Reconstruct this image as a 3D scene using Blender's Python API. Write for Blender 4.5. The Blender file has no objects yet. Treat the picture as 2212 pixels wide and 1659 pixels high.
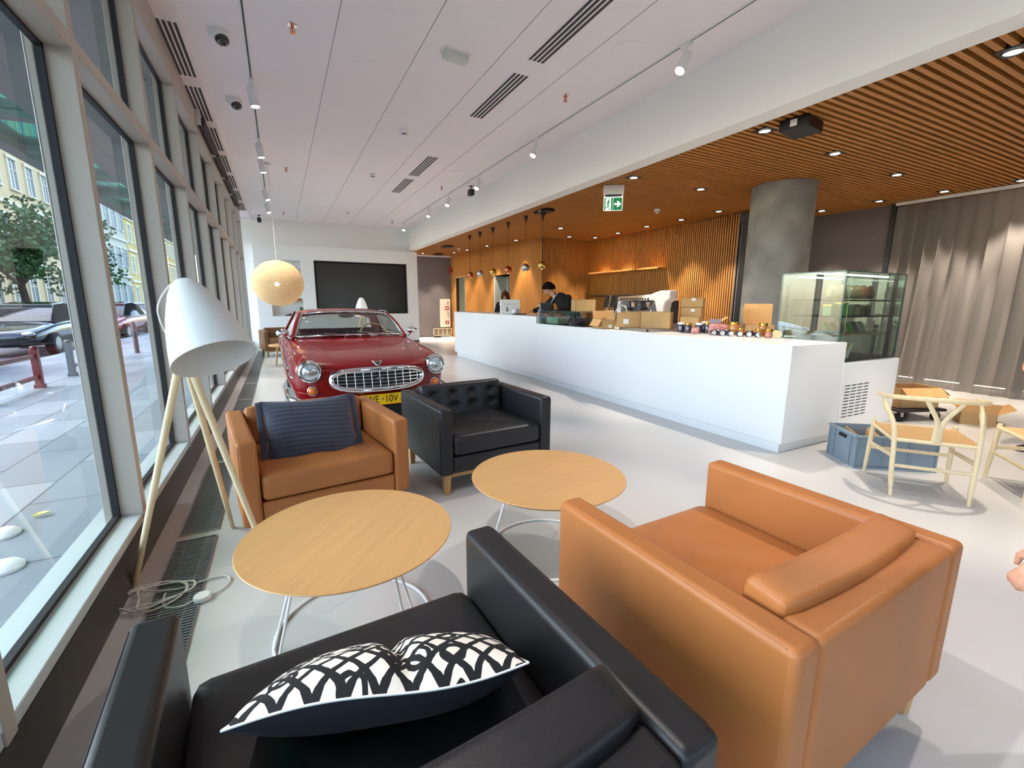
import bpy, bmesh, math, random
from mathutils import Vector, Matrix, Euler
PI = math.pi
R = math.radians
SC = bpy.context.scene
COL = SC.collection

# ------------------------------------------------------------------ camera
cam_d = bpy.data.cameras.new('camera')
cam = bpy.data.objects.new('camera', cam_d)
COL.objects.link(cam)
SC.camera = cam
cam_d.sensor_width = 36.0
cam_d.lens = 962.0 / 2212.0 * 36.0
cam_d.clip_start = 0.02
cam_d.clip_end = 300
_p, _r, _y = R(10.434), R(0.26), R(27.25)
_f = Vector((math.sin(_y) * math.cos(_p), math.cos(_y) * math.cos(_p), -math.sin(_p)))
_rt = Vector((math.cos(_y), -math.sin(_y), 0))
_up = _rt.cross(_f)
_r2 = _rt * math.cos(_r) + _up * math.sin(_r)
_u2 = _up * math.cos(_r) - _rt * math.sin(_r)
_m = Matrix((_r2, _u2, -_f)).transposed().to_4x4()
_m.translation = Vector((0, 0, 1.38))
cam.matrix_world = _m

# ------------------------------------------------------------------ world, sun, exposure
SC.view_settings.view_transform = 'Standard'
SC.view_settings.look = 'None'
SC.view_settings.gamma = 1
SC.view_settings.use_curve_mapping = False
SC.view_settings.exposure = 0.9
W = bpy.data.worlds.new('sky')
SC.world = W
W.use_nodes = True
_nt = W.node_tree
_sky = _nt.nodes.new('ShaderNodeTexSky')
_sky.sky_type = 'NISHITA'
_sky.sun_disc = False
_sky.sun_elevation = R(48)
_sky.sun_rotation = R(290)
_sky.dust_density = 2.0
_hs = _nt.nodes.new('ShaderNodeHueSaturation')
_hs.inputs['Saturation'].default_value = 0.95
_nt.links.new(_sky.outputs[0], _hs.inputs['Color'])
_nt.links.new(_hs.outputs[0], _nt.nodes['Background'].inputs[0])
_nt.nodes['Background'].inputs[1].default_value = 0.7
sun_d = bpy.data.lights.new('sun', 'SUN')
sun_d.energy = 0.9
sun_d.angle = R(0.6)
sun_d.color = (1.0, 0.93, 0.82)
sun = bpy.data.objects.new('sun', sun_d)
COL.objects.link(sun)
sun.rotation_euler = Vector((-0.8, -0.12, -0.62)).to_track_quat('-Z', 'Y').to_euler()
sun.location = (12, 2, 30)
# portal: tells the renderer that the sky comes in through the glazed wall (gives no light of its own)
por_d = bpy.data.lights.new('window_portal', 'AREA')
por_d.shape = 'RECTANGLE'
por_d.size, por_d.size_y = 19.0, 3.4
por_d.cycles.is_portal = True
por = bpy.data.objects.new('window_portal', por_d)
COL.objects.link(por)
por.matrix_world = Matrix.Translation((-0.9, 5.6, 1.95)) @ Matrix(((0, 0, -1), (1, 0, 0), (0, -1, 0))).to_4x4()
try:
    SC.cycles.use_denoising = True
    SC.cycles.max_bounces = 10
    SC.cycles.diffuse_bounces = 5
    SC.cycles.glossy_bounces = 4
    SC.cycles.transparent_max_bounces = 24
    SC.cycles.sample_clamp_indirect = 6.0
    SC.cycles.caustics_reflective = False
    SC.cycles.caustics_refractive = False
except Exception:
    pass

# ------------------------------------------------------------------ materials
def lin(c):
    return tuple(((x / 255.0) / 12.92 if x / 255.0 <= 0.04045 else ((x / 255.0 + 0.055) / 1.055) ** 2.4) for x in c)

def mat(name, rgb, rough=0.5, metal=0.0, spec=0.5, var=0.0, vscale=6.0, bump=0.0, bscale=60.0, emit=None, es=0.0,
        coat=0.0, alpha=1.0, sheen=0.0, trans=0.0, stretch=None):
    m = bpy.data.materials.new(name)
    m.use_nodes = True
    nt = m.node_tree
    b = nt.nodes['Principled BSDF']
    c = lin(rgb)
    b.inputs['Base Color'].default_value = (*c, 1)
    b.inputs['Roughness'].default_value = rough
    b.inputs['Metallic'].default_value = metal
    b.inputs['Specular IOR Level'].default_value = spec
    if coat:
        b.inputs['Coat Weight'].default_value = coat
        b.inputs['Coat Roughness'].default_value = 0.03
    if sheen:
        b.inputs['Sheen Weight'].default_value = sheen
    if trans:
        b.inputs['Transmission Weight'].default_value = trans
    if alpha < 1:
        b.inputs['Alpha'].default_value = alpha
    if emit is not None:
        b.inputs['Emission Color'].default_value = (*lin(emit), 1)
        b.inputs['Emission Strength'].default_value = es
    if var or bump:
        tc = nt.nodes.new('ShaderNodeTexCoord')
        mp = nt.nodes.new('ShaderNodeMapping')
        nt.links.new(tc.outputs['Object'], mp.inputs[0])
        if stretch:
            mp.inputs['Scale'].default_value = stretch
    if var:
        n = nt.nodes.new('ShaderNodeTexNoise')
        n.inputs['Scale'].default_value = vscale
        n.inputs['Detail'].default_value = 6
        nt.links.new(mp.outputs[0], n.inputs['Vector'])
        r = nt.nodes.new('ShaderNodeValToRGB')
        r.color_ramp.elements[0].position = 0.3
        r.color_ramp.elements[1].position = 0.72
        r.color_ramp.elements[0].color = (*[x * (1 - var) for x in c], 1)
        r.color_ramp.elements[1].color = (*[min(1, x * (1 + var)) for x in c], 1)
        nt.links.new(n.outputs[0], r.inputs[0])
        nt.links.new(r.outputs[0], b.inputs['Base Color'])
    if bump:
        n2 = nt.nodes.new('ShaderNodeTexNoise')
        n2.inputs['Scale'].default_value = bscale
        n2.inputs['Detail'].default_value = 4
        nt.links.new(mp.outputs[0], n2.inputs['Vector'])
        bp = nt.nodes.new('ShaderNodeBump')
        bp.inputs['Strength'].default_value = bump
        bp.inputs['Distance'].default_value = 0.01
        nt.links.new(n2.outputs[0], bp.inputs['Height'])
        nt.links.new(bp.outputs[0], b.inputs['Normal'])
    return m

def wood(name, rgb, rough=0.45, axis='x', scale=1.0, var=0.16):
    st = {'x': (0.8, 14, 14), 'y': (14, 0.8, 14), 'z': (14, 14, 0.8)}[axis]
    return mat(name, rgb, rough, var=var, vscale=3.0 * scale, stretch=st, bump=0.02, bscale=8)

def glass(name, tint=(235, 245, 242), refl=1.0, rough=0.0, solid=0.0):
    """thin pane: mostly see-through, mirror-like at grazing angles"""
    m = bpy.data.materials.new(name)
    m.use_nodes = True
    nt = m.node_tree
    for n in list(nt.nodes):
        if n.type != 'OUTPUT_MATERIAL':
            nt.nodes.remove(n)
    out = [n for n in nt.nodes if n.type == 'OUTPUT_MATERIAL'][0]
    tr = nt.nodes.new('ShaderNodeBsdfTransparent')
    tr.inputs[0].default_value = (*lin(tint), 1)
    gl = nt.nodes.new('ShaderNodeBsdfGlossy')
    gl.inputs['Roughness'].default_value = rough
    lw = nt.nodes.new('ShaderNodeLayerWeight')
    lw.inputs[0].default_value = 0.5
    fr = nt.nodes.new('ShaderNodeMath')
    fr.operation = 'POWER'
    fr.inputs[1].default_value = 4.5
    nt.links.new(lw.outputs['Facing'], fr.inputs[0])
    mu = nt.nodes.new('ShaderNodeMath')
    mu.operation = 'MULTIPLY_ADD'
    mu.inputs[1].default_value = refl * 0.9
    mu.inputs[2].default_value = solid + 0.06 * refl
    mu.use_clamp = True
    mx = nt.nodes.new('ShaderNodeMixShader')
    nt.links.new(fr.outputs[0], mu.inputs[0])
    nt.links.new(mu.outputs[0], mx.inputs[0])
    nt.links.new(tr.outputs[0], mx.inputs[1])
    nt.links.new(gl.outputs[0], mx.inputs[2])
    nt.links.new(mx.outputs[0], out.inputs[0])
    return m

M = {}
M['ceiling'] = mat('white ceiling panel', (243, 236, 236), 0.9, spec=0.1)
M['white_wall'] = mat('white wall paint', (240, 241, 238), 0.85, spec=0.15)
M['grey_wall'] = mat('warm grey wall paint', (112, 104, 102), 0.85, spec=0.15, var=0.03, vscale=2)
M['joint'] = mat('panel joint', (150, 145, 145), 0.9)
M['mullion'] = mat('champagne anodised aluminium', (184, 174, 162), 0.48, metal=0.15, spec=0.4, bump=0.03, bscale=300)
M['gasket'] = mat('black rubber gasket', (22, 22, 24), 0.6)
M['sill'] = mat('sill aluminium', (204, 209, 208), 0.35, metal=0.2)
M['dark_alu'] = mat('bronze dark aluminium', (70, 66, 60), 0.35, metal=0.5)
M['glass'] = glass('window glass', (228, 237, 241), refl=0.9)
M['glass_case'] = glass('display glass', (230, 241, 237), refl=0.9, solid=0.02)
M['glass_car'] = glass('car glass', (215, 222, 218), refl=1.0)
M['glass_edge'] = mat('glass edge', (70, 105, 98), 0.15, alpha=0.55)
M['white_gloss'] = mat('white solid surface', (232, 234, 235), 0.28, spec=0.5)
M['white_matte'] = mat('white matte paint', (232, 232, 230), 0.55)
M['white_plastic'] = mat('white plastic', (232, 232, 228), 0.4)
M['black_plastic'] = mat('black plastic', (24, 24, 26), 0.45)
M['black_metal'] = mat('black metal', (30, 29, 29), 0.4, metal=0.3)
M['screen'] = mat('black screen', (38, 37, 37), 0.22, spec=0.6)
M['screen_frame'] = mat('screen reveal grey', (92, 92, 90), 0.6)
M['tan'] = mat('tan leather', (170, 105, 55), 0.46, spec=0.4, var=0.07, vscale=5, bump=0.06, bscale=260)
M['brown'] = mat('brown leather', (118, 80, 48), 0.5, spec=0.4, var=0.1, vscale=5)
M['black_leather'] = mat('black leather', (31, 29, 31), 0.42, spec=0.4, var=0.1, vscale=5, bump=0.06, bscale=260)
M['thread'] = mat('leather seam', (120, 74, 40), 0.6)
M['oak'] = wood('light oak', (190, 145, 92), 0.42, 'x', 1.0, 0.07)
M['oak_leg'] = wood('oak leg', (188, 146, 92), 0.5, 'z')
M['ash'] = wood('pale ash wood', (222, 200, 160), 0.5, 'z', 1.0, 0.08)
M['slat'] = wood('oak slat', (172, 114, 50), 0.5, 'x', 1.0, 0.2)
M['slat_v'] = wood('oak slat upright', (196, 132, 62), 0.5, 'z', 1.0, 0.2)
M['slat_back'] = mat('dark slat backing', (36, 21, 9), 0.9)
M['navy'] = mat('navy cotton', (17, 19, 31), 0.9, sheen=0.05, bump=0.2, bscale=500)
M['chrome'] = mat('chrome', (225, 225, 228), 0.06, metal=1.0)
M['steel'] = mat('brushed steel', (178, 178, 178), 0.3, metal=1.0)
M['dark_steel'] = mat('dark steel', (90, 90, 92), 0.35, metal=0.9)
M['red_paint'] = mat('red car paint', (122, 4, 10), 0.3, spec=0.15, coat=0.6)
M['dark_red'] = mat('dark red leather', (70, 18, 20), 0.5)
M['tyre'] = mat('tyre rubber', (20, 20, 20), 0.8)
M['amber'] = mat('amber lens', (235, 120, 20), 0.12, coat=0.6)
M['yellow'] = mat('yellow plate', (240, 190, 20), 0.35)
M['ink'] = mat('black ink', (14, 12, 12), 0.6)
M['card'] = mat('cardboard', (190, 152, 102), 0.85, var=0.05, vscale=8)
M['card_in'] = mat('cardboard inside', (206, 160, 104), 0.85, var=0.05, vscale=8)
M['paper'] = mat('white paper', (238, 238, 234), 0.8)
M['rush'] = mat('paper cord', (205, 165, 112), 0.85, var=0.1, vscale=30, bump=0.4, bscale=90, stretch=(1, 6, 1))
M['crate'] = mat('blue grey plastic', (126, 142, 154), 0.45)
M['green'] = mat('exit green', (12, 110, 60), 0.5, emit=(20, 120, 66), es=0.35)
M['sign_white'] = mat('sign white', (235, 245, 238), 0.5, emit=(225, 240, 230), es=0.55)
M['red_sign'] = mat('fire sign red', (165, 30, 30), 0.5)
M['lens'] = mat('lit lamp lens', (255, 250, 240), 0.5, emit=(255, 246, 232), es=14.0)
M['strip'] = mat('lit floor strip', (255, 245, 225), 0.5, emit=(255, 238, 205), es=5.0)
M['strip_case'] = mat('lit display strip', (255, 250, 245), 0.5, emit=(255, 244, 230), es=5.0)
M['skin'] = mat('skin', (205, 152, 126), 0.55, spec=0.35, var=0.04, vscale=20)
M['hair'] = mat('dark hair', (26, 18, 14), 0.95, spec=0.1, bump=0.5, bscale=120)
M['hair_brown'] = mat('brown hair', (82, 54, 34), 0.9, spec=0.15, bump=0.5, bscale=120)
M['black_cloth'] = mat('black cloth', (16, 16, 18), 0.9)
M['jeans'] = mat('dark blue denim', (30, 38, 62), 0.9)
M['copper'] = mat('polished copper', (205, 120, 88), 0.12, metal=1.0)
M['silver'] = mat('polished silver', (200, 200, 200), 0.12, metal=1.0)
M['gold'] = mat('polished brass', (214, 176, 92), 0.12, metal=1.0)
M['cord'] = mat('dark brown cord', (48, 32, 20), 0.7)
M['white_cord'] = mat('white cable', (222, 218, 208), 0.5)
M['jar_dark'] = mat('dark preserve', (48, 38, 52), 0.25, coat=0.5)
M['jar_honey'] = mat('honey preserve', (176, 112, 48), 0.25, coat=0.5)
M['pink_bag'] = mat('pink candy bag', (186, 128, 122), 0.3, coat=0.4, var=0.25, vscale=40)

# floor: poured pale grey resin
def floor_mat():
    m = mat('poured grey resin', (200, 198, 195), 0.26, spec=0.45)
    return m
M['floor'] = floor_mat()

def concrete_mat():
    m = mat('bare concrete', (140, 139, 134), 0.85, var=0.3, vscale=2.6, bump=0.15, bscale=30)
    return m
M['concrete'] = concrete_mat()

def pave_mat():
    m = bpy.data.materials.new('stone paving')
    m.use_nodes = True
    nt = m.node_tree
    b = nt.nodes['Principled BSDF']
    tc = nt.nodes.new('ShaderNodeTexCoord')
    br = nt.nodes.new('ShaderNodeTexBrick')
    br.inputs['Scale'].default_value = 1.0
    br.inputs['Brick Width'].default_value = 0.95
    br.inputs['Row Height'].default_value = 0.48
    br.inputs['Mortar Size'].default_value = 0.008
    br.inputs['Color1'].default_value = (*lin((150, 158, 164)), 1)
    br.inputs['Color2'].default_value = (*lin((118, 128, 136)), 1)
    br.inputs['Mortar'].default_value = (*lin((78, 86, 94)), 1)
    br.offset = 0.5
    mp = nt.nodes.new('ShaderNodeMapping')
    mp.inputs['Rotation'].default_value = (0, 0, R(90))
    nt.links.new(tc.outputs['Object'], mp.inputs[0])
    nt.links.new(mp.outputs[0], br.inputs['Vector'])
    nt.links.new(br.outputs['Color'], b.inputs['Base Color'])
    b.inputs['Roughness'].default_value = 0.5
    return m
M['paving'] = pave_mat()

# white cotton printed with a looping black lattice
def lattice_mat():
    m = bpy.data.materials.new('white cotton with black lattice print')
    m.use_nodes = True
    nt = m.node_tree
    L = nt.links
    b = nt.nodes['Principled BSDF']
    b.inputs['Roughness'].default_value = 0.9
    tc = nt.nodes.new('ShaderNodeTexCoord')
    wob = nt.nodes.new('ShaderNodeTexNoise')
    wob.inputs['Scale'].default_value = 9
    L.new(tc.outputs['UV'], wob.inputs['Vector'])
    vm = nt.nodes.new('ShaderNodeVectorMath')
    vm.operation = 'SCALE'
    vm.inputs['Scale'].default_value = 0.03
    L.new(wob.outputs['Color'], vm.inputs[0])
    va = nt.nodes.new('ShaderNodeVectorMath')
    L.new(tc.outputs['UV'], va.inputs[0])
    L.new(vm.outputs[0], va.inputs[1])
    res = None
    def join(node):
        nonlocal res
        if res is None:
            res = node
        else:
            mx = nt.nodes.new('ShaderNodeMath')
            mx.operation = 'MAXIMUM'
            L.new(res.outputs[0], mx.inputs[0])
            L.new(node.outputs[0], mx.inputs[1])
            res = mx
    for ang in (45, -45):
        mp = nt.nodes.new('ShaderNodeMapping')
        mp.inputs['Rotation'].default_value = (0, 0, R(ang))
        L.new(va.outputs[0], mp.inputs[0])
        w = nt.nodes.new('ShaderNodeTexWave')
        w.wave_type = 'BANDS'
        w.inputs['Scale'].default_value = 2.9
        w.inputs['Distortion'].default_value = 0.7
        w.inputs['Detail'].default_value = 0.0
        w.inputs['Detail Scale'].default_value = 2.0
        L.new(mp.outputs[0], w.inputs['Vector'])
        cr = nt.nodes.new('ShaderNodeMath')
        cr.operation = 'GREATER_THAN'
        cr.inputs[1].default_value = 0.79
        L.new(w.outputs['Fac'], cr.inputs[0])
        join(cr)
    # hand-drawn loops in some of the meshes
    vo = nt.nodes.new('ShaderNodeTexVoronoi')
    vo.inputs['Scale'].default_value = 6.0
    vo.inputs['Randomness'].default_value = 0.45
    L.new(va.outputs[0], vo.inputs['Vector'])
    c1 = nt.nodes.new('ShaderNodeMath'); c1.operation = 'COMPARE'; c1.inputs[1].default_value = 0.36; c1.inputs[2].default_value = 0.085
    L.new(vo.outputs['Distance'], c1.inputs[0])
    sp = nt.nodes.new('ShaderNodeSeparateColor')
    L.new(vo.outputs['Color'], sp.inputs[0])
    c2 = nt.nodes.new('ShaderNodeMath'); c2.operation = 'GREATER_THAN'; c2.inputs[1].default_value = 0.62
    L.new(sp.outputs[0], c2.inputs[0])
    c3 = nt.nodes.new('ShaderNodeMath'); c3.operation = 'MULTIPLY'
    L.new(c1.outputs[0], c3.inputs[0]); L.new(c2.outputs[0], c3.inputs[1])
    join(c3)
    mix = nt.nodes.new('ShaderNodeMix')
    mix.data_type = 'RGBA'
    mix.inputs[6].default_value = (*lin((236, 226, 216)), 1)
    mix.inputs[7].default_value = (*lin((20, 19, 22)), 1)
    L.new(res.outputs[0], mix.inputs[0])
    L.new(mix.outputs[2], b.inputs['Base Color'])
    return m
M['lattice'] = lattice_mat()

# ------------------------------------------------------------------ mesh builder
def smoothstep(a, b, x):
    t = max(0.0, min(1.0, (x - a) / (b - a)))
    return t * t * (3 - 2 * t)

class MB:
    def __init__(s):
        s.v, s.f, s.uv = [], [], {}
        s.X = Matrix.Identity(4)
    def add(s, vs, fs):
        o = len(s.v)
        s.v += [tuple(s.X @ Vector(p)) for p in vs]
        s.f += [tuple(i + o for i in f) for f in fs]
        return s
    def box(s, x0, x1, y0, y1, z0, z1):
        return s.add([(x0, y0, z0), (x1, y0, z0), (x1, y1, z0), (x0, y1, z0), (x0, y0, z1), (x1, y0, z1), (x1, y1, z1), (x0, y1, z1)],
                     [(0, 3, 2, 1), (4, 5, 6, 7), (0, 1, 5, 4), (1, 2, 6, 5), (2, 3, 7, 6), (3, 0, 4, 7)])
    def cbox(s, c, d):
        return s.box(c[0] - d[0] / 2, c[0] + d[0] / 2, c[1] - d[1] / 2, c[1] + d[1] / 2, c[2] - d[2] / 2, c[2] + d[2] / 2)
    def hexa(s, pts):
        return s.add(pts, [(0, 3, 2, 1), (4, 5, 6, 7), (0, 1, 5, 4), (1, 2, 6, 5), (2, 3, 7, 6), (3, 0, 4, 7)])
    def ring_loft(s, rings, cap=True, closed=False):
        n = len(rings[0])
        vs = [p for r in rings for p in r]
        fs = []
        m = len(rings)
        for i in range(m if closed else m - 1):
            j = (i + 1) % m
            for k in range(n):
                l = (k + 1) % n
                fs.append((i * n + k, i * n + l, j * n + l, j * n + k))
        if cap and not closed:
            fs.append(tuple(range(n - 1, -1, -1)))
            fs.append(tuple((m - 1) * n + k for k in range(n)))
        return s.add(vs, fs)
    def tube(s, pts, r, n=10, cap=True, closed=False, flat=1.0, upv=None):
        pts = [Vector(p) for p in pts]
        rr = r if isinstance(r, (list, tuple)) else [r] * len(pts)
        rings = []
        prev = None
        m = len(pts)
        for i, p in enumerate(pts):
            if closed:
                t = pts[(i + 1) % m] - pts[i - 1]
            else:
                t = (pts[min(i + 1, m - 1)] - pts[max(i - 1, 0)])
            t.normalize()
            if prev is None:
                u = Vector(upv) if upv else (Vector((0, 0, 1)) if abs(t.z) < 0.9 else Vector((1, 0, 0)))
            else:
                u = prev
            u = (u - t * u.dot(t))
            if u.length < 1e-6:
                u = t.orthogonal()
            u.normalize()
            prev = u
            w = t.cross(u)
            rings.append([p + (u * math.sin(a) * flat + w * math.cos(a)) * rr[i] for a in (2 * PI * k / n for k in range(n))])
        return s.ring_loft(rings, cap, closed)
    def cyl(s, p0, p1, r0, r1=None, n=20, cap=True):
        return s.tube([p0, p1], [r0, r0 if r1 is None else r1], n, cap)
    def lathe(s, prof, n=28, c=(0, 0, 0), cap=True):
        rings = [[(c[0] + r * math.cos(2 * PI * k / n), c[1] + r * math.sin(2 * PI * k / n), c[2] + z) for k in range(n)] for r, z in prof]
        return s.ring_loft(rings, cap)
    def ell(s, c, d, nu=20, nv=12):
        vs, fs = [(c[0], c[1], c[2] - d[2])], []
        for j in range(1, nv):
            a = -PI / 2 + PI * j / nv
            for i in range(nu):
                b = 2 * PI * i / nu
                vs.append((c[0] + d[0] * math.cos(a) * math.cos(b), c[1] + d[1] * math.cos(a) * math.sin(b), c[2] + d[2] * math.sin(a)))
        vs.append((c[0], c[1], c[2] + d[2]))
        for i in range(nu):
            fs.append((0, 1 + (i + 1) % nu, 1 + i))
        for j in range(nv - 2):
            for i in range(nu):
                k = (i + 1) % nu
                fs.append((1 + j * nu + i, 1 + j * nu + k, 1 + (j + 1) * nu + k, 1 + (j + 1) * nu + i))
        t = len(vs) - 1
        b0 = 1 + (nv - 2) * nu
        for i in range(nu):
            fs.append((t, b0 + i, b0 + (i + 1) % nu))
        return s.add(vs, fs)
    def prism(s, poly, y0, y1):
        """polygon in x,z extruded along y"""
        n = len(poly)
        vs = [(x, y0, z) for x, z in poly] + [(x, y1, z) for x, z in poly]
        fs = [tuple(range(n)), tuple(range(2 * n - 1, n - 1, -1))]
        for i in range(n):
            j = (i + 1) % n
            fs.append((i, i + n, j + n, j))
        return s.add(vs, fs)
    def grid(s, fn, nu, nv):
        vs = [fn(i / nu, j / nv) for j in range(nv + 1) for i in range(nu + 1)]
        fs = [(j * (nu + 1) + i, j * (nu + 1) + i + 1, (j + 1) * (nu + 1) + i + 1, (j + 1) * (nu + 1) + i) for j in range(nv) for i in range(nu)]
        return s.add(vs, fs)
    def shell(s, fn, nu, nv, th):
        """grid given thickness along its own normals"""
        P = [[Vector(fn(i / nu, j / nv)) for i in range(nu + 1)] for j in range(nv + 1)]
        vs = [P[j][i] for j in range(nv + 1) for i in range(nu + 1)]
        for j in range(nv + 1):
            for i in range(nu + 1):
                a = P[j][min(i + 1, nu)] - P[j][max(i - 1, 0)]
                b = P[min(j + 1, nv)][i] - P[max(j - 1, 0)][i]
                nn = a.cross(b)
                if nn.length > 1e-9:
                    nn.normalize()
                vs.append(P[j][i] - nn * th)
        o = (nu + 1) * (nv + 1)
        fs = []
        for j in range(nv):
            for i in range(nu):
                q = (j * (nu + 1) + i, j * (nu + 1) + i + 1, (j + 1) * (nu + 1) + i + 1, (j + 1) * (nu + 1) + i)
                fs.append(q)
                fs.append(tuple(k + o for k in reversed(q)))
        for i in range(nu):
            fs.append((i + 1, i, i + o, i + 1 + o))
            k = nv * (nu + 1) + i
            fs.append((k, k + 1, k + 1 + o, k + o))
        for j in range(nv):
            k = j * (nu + 1)
            fs.append((k, k + nu + 1, k + nu + 1 + o, k + o))
            k += nu
            fs.append((k + nu + 1, k, k + o, k + nu + 1 + o))
        return s.add(vs, fs)
    def pad(s, cx, cy, cz, dx, dy, dz, p=0.2, n=10, fn=None):
        """soft upholstered block: rounded box, centre bulged; fn(x,y,z)->offset vector for creases"""
        bm = bmesh.new()
        bmesh.ops.create_cube(bm, size=2)
        bmesh.ops.subdivide_edges(bm, edges=bm.edges[:], cuts=n, use_grid_fill=True)
        vs = []
        rad = p
        for v in bm.verts:
            x, y, z = v.co
            hx, hy, hz = dx / 2, dy / 2, dz / 2
            q = Vector((x * hx, y * hy, z * hz))
            core = Vector((max(-hx + rad, min(hx - rad, q.x)), max(-hy + rad, min(hy - rad, q.y)), max(-hz + rad, min(hz - rad, q.z))))
            d = q - core
            if d.length > 1e-9:
                d = d.normalized() * rad
            q = core + d
            b = 0.06 * min(dx, dy, dz)
            if dz <= dx and dz <= dy:
                q.z += b * z * (1 - x * x) * (1 - y * y)
            elif dy <= dx and dy <= dz:
                q.y += b * y * (1 - x * x) * (1 - z * z)
            if fn:
                q += Vector(fn(x, y, z))
            vs.append((q.x + cx, q.y + cy, q.z + cz))
        bm.verts.index_update()
        fs = [tuple(v.index for v in f.verts) for f in bm.faces]
        bm.free()
        return s.add(vs, fs)
    def build(s, name, m, parent=None, smooth=None, bevel=0.0, seg=2, sub=0, remesh=0.0, label=None, top=False, weld=False):
        me = bpy.data.meshes.new(name)
        V = s.v
        o = Vector((0, 0, 0))
        if parent is None and V:
            xs, ys, zs = zip(*V)
            o = Vector(((min(xs) + max(xs)) / 2, (min(ys) + max(ys)) / 2, min(zs)))
            V = [tuple(Vector(p) - o) for p in V]
        me.from_pydata(V, [], s.f)
        me.materials.append(M[m] if isinstance(m, str) else m)
        bm = bmesh.new()
        bm.from_mesh(me)
        if weld:
            bmesh.ops.remove_doubles(bm, verts=bm.verts[:], dist=1e-5)
        bmesh.ops.recalc_face_normals(bm, faces=bm.faces[:])
        bm.to_mesh(me)
        bm.free()
        ob = bpy.data.objects.new(name, me)
        COL.objects.link(ob)
        if parent is not None:
            ob.parent = parent
        else:
            ob.location = o
        if bevel:
            md = ob.modifiers.new('bevel', 'BEVEL')
            md.width = bevel
            md.segments = seg
            md.limit_method = 'ANGLE'
            md.angle_limit = R(40)
        if remesh:
            md = ob.modifiers.new('remesh', 'REMESH')
            md.mode = 'VOXEL'
            md.voxel_size = remesh
            md.use_smooth_shade = True
            md = ob.modifiers.new('smooth', 'SMOOTH')
            md.factor = 0.5
            md.iterations = 4
        if sub:
            md = ob.modifiers.new('subsurf', 'SUBSURF')
            md.levels = sub
            md.render_levels = sub
        if smooth is None:
            smooth = 40 if (bevel or not sub) else 180
        if smooth:
            me.shade_smooth()
            if smooth < 180 and not remesh and not sub:
                try:
                    me.set_sharp_from_angle(angle=R(smooth))
                except Exception:
                    pass
        if label:
            ob['label'] = label
        return ob

def tag(o, label, cat, group=None):
    o['label'] = label
    o['category'] = cat
    if group:
        o['group'] = group
    return o

def thing(name, label, cat, loc=(0, 0, 0), rz=0.0, group=None):
    o = bpy.data.objects.new(name, None)
    o.empty_display_size = 0.1
    COL.objects.link(o)
    o.location = loc
    o.rotation_euler = (0, 0, rz)
    return tag(o, label, cat, group)

def struct(o, label=None):
    o['kind'] = 'structure'
    if label:
        o['label'] = label
    return o

def dup(root, loc, rz=None, label=None, group=None):
    r = root.copy()
    COL.objects.link(r)
    r.location = loc
    if rz is not None:
        r.rotation_euler = (0, 0, rz)
    if label:
        r['label'] = label
    if group:
        r['group'] = group
    for ch in list(root.children):
        c = ch.copy()
        COL.objects.link(c)
        c.parent = r
        for g in ch.children:
            d = g.copy()
            COL.objects.link(d)
            d.parent = c
    return r

def text_mb(body, size, extrude=0.001):
    cu = bpy.data.curves.new('txt', 'FONT')
    cu.body = body
    cu.size = size
    cu.extrude = extrude
    cu.align_x = 'CENTER'
    cu.align_y = 'CENTER'
    ob = bpy.data.objects.new('txt', cu)
    COL.objects.link(ob)
    dg = bpy.context.evaluated_depsgraph_get()
    dg.update()
    me = bpy.data.meshes.new_from_object(ob.evaluated_get(dg))
    vs = [tuple(v.co) for v in me.vertices]
    fs = [tuple(p.vertices) for p in me.polygons]
    bpy.data.objects.remove(ob)
    bpy.data.curves.remove(cu)
    bpy.data.meshes.remove(me)
    return vs, fs

def spot_light(name, loc, aim, power, angle=50, blend=0.6, color=(1, 0.9, 0.78), r=0.03, parent=None):
    d = bpy.data.lights.new(name, 'SPOT')
    d.energy = power
    d.spot_size = R(angle)
    d.spot_blend = blend
    d.color = color
    d.shadow_soft_size = r
    o = bpy.data.objects.new(name, d)
    COL.objects.link(o)
    o.location = loc
    o.rotation_euler = (Vector(aim) - Vector(loc)).to_track_quat('-Z', 'Y').to_euler()
    if parent is not None:
        o.parent = parent
    return o

def catmull(pts, n=8, closed=False):
    pts = [Vector(p) for p in pts]
    out = []
    m = len(pts)
    for i in range(m if closed else m - 1):
        if closed:
            a, b, c, d = pts[i - 1], pts[i], pts[(i + 1) % m], pts[(i + 2) % m]
        else:
            a, b, c, d = pts[max(i - 1, 0)], pts[i], pts[i + 1], pts[min(i + 2, m - 1)]
        for k in range(n):
            t = k / n
            out.append(0.5 * ((2 * b) + (c - a) * t + (2 * a - 5 * b + 4 * c - d) * t * t + (3 * b - a - 3 * c + d) * t ** 3))
    if not closed:
        out.append(pts[-1])
    return out
# ================================================================== THE SETTING
HC = 3.75      # white ceiling
HW = 3.10      # slatted ceiling
XI = -0.74     # inner face of the window frames
XG = -0.85     # glass plane

struct(MB().box(-0.88, 10.8, -4.6, 17.2, -0.12, 0).build('floor', 'floor', smooth=0), 'pale grey poured resin floor')

# white ceiling with its joints
cl = struct(MB().box(-0.95, 4.1, -4.6, 15.6, HC, HC + 0.2).build('ceiling', 'ceiling', smooth=0), 'white panel ceiling over the lounge')
mb = MB()
for x in (0.635, 1.38, 2.12, 2.87):
    mb.box(x - 0.003, x + 0.003, -4.5, 15.45, HC - 0.0015, HC + 0.001)
o = mb.build('trim_1', 'joint', smooth=0)
struct(o, 'thin joints between the white ceiling panels')
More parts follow.
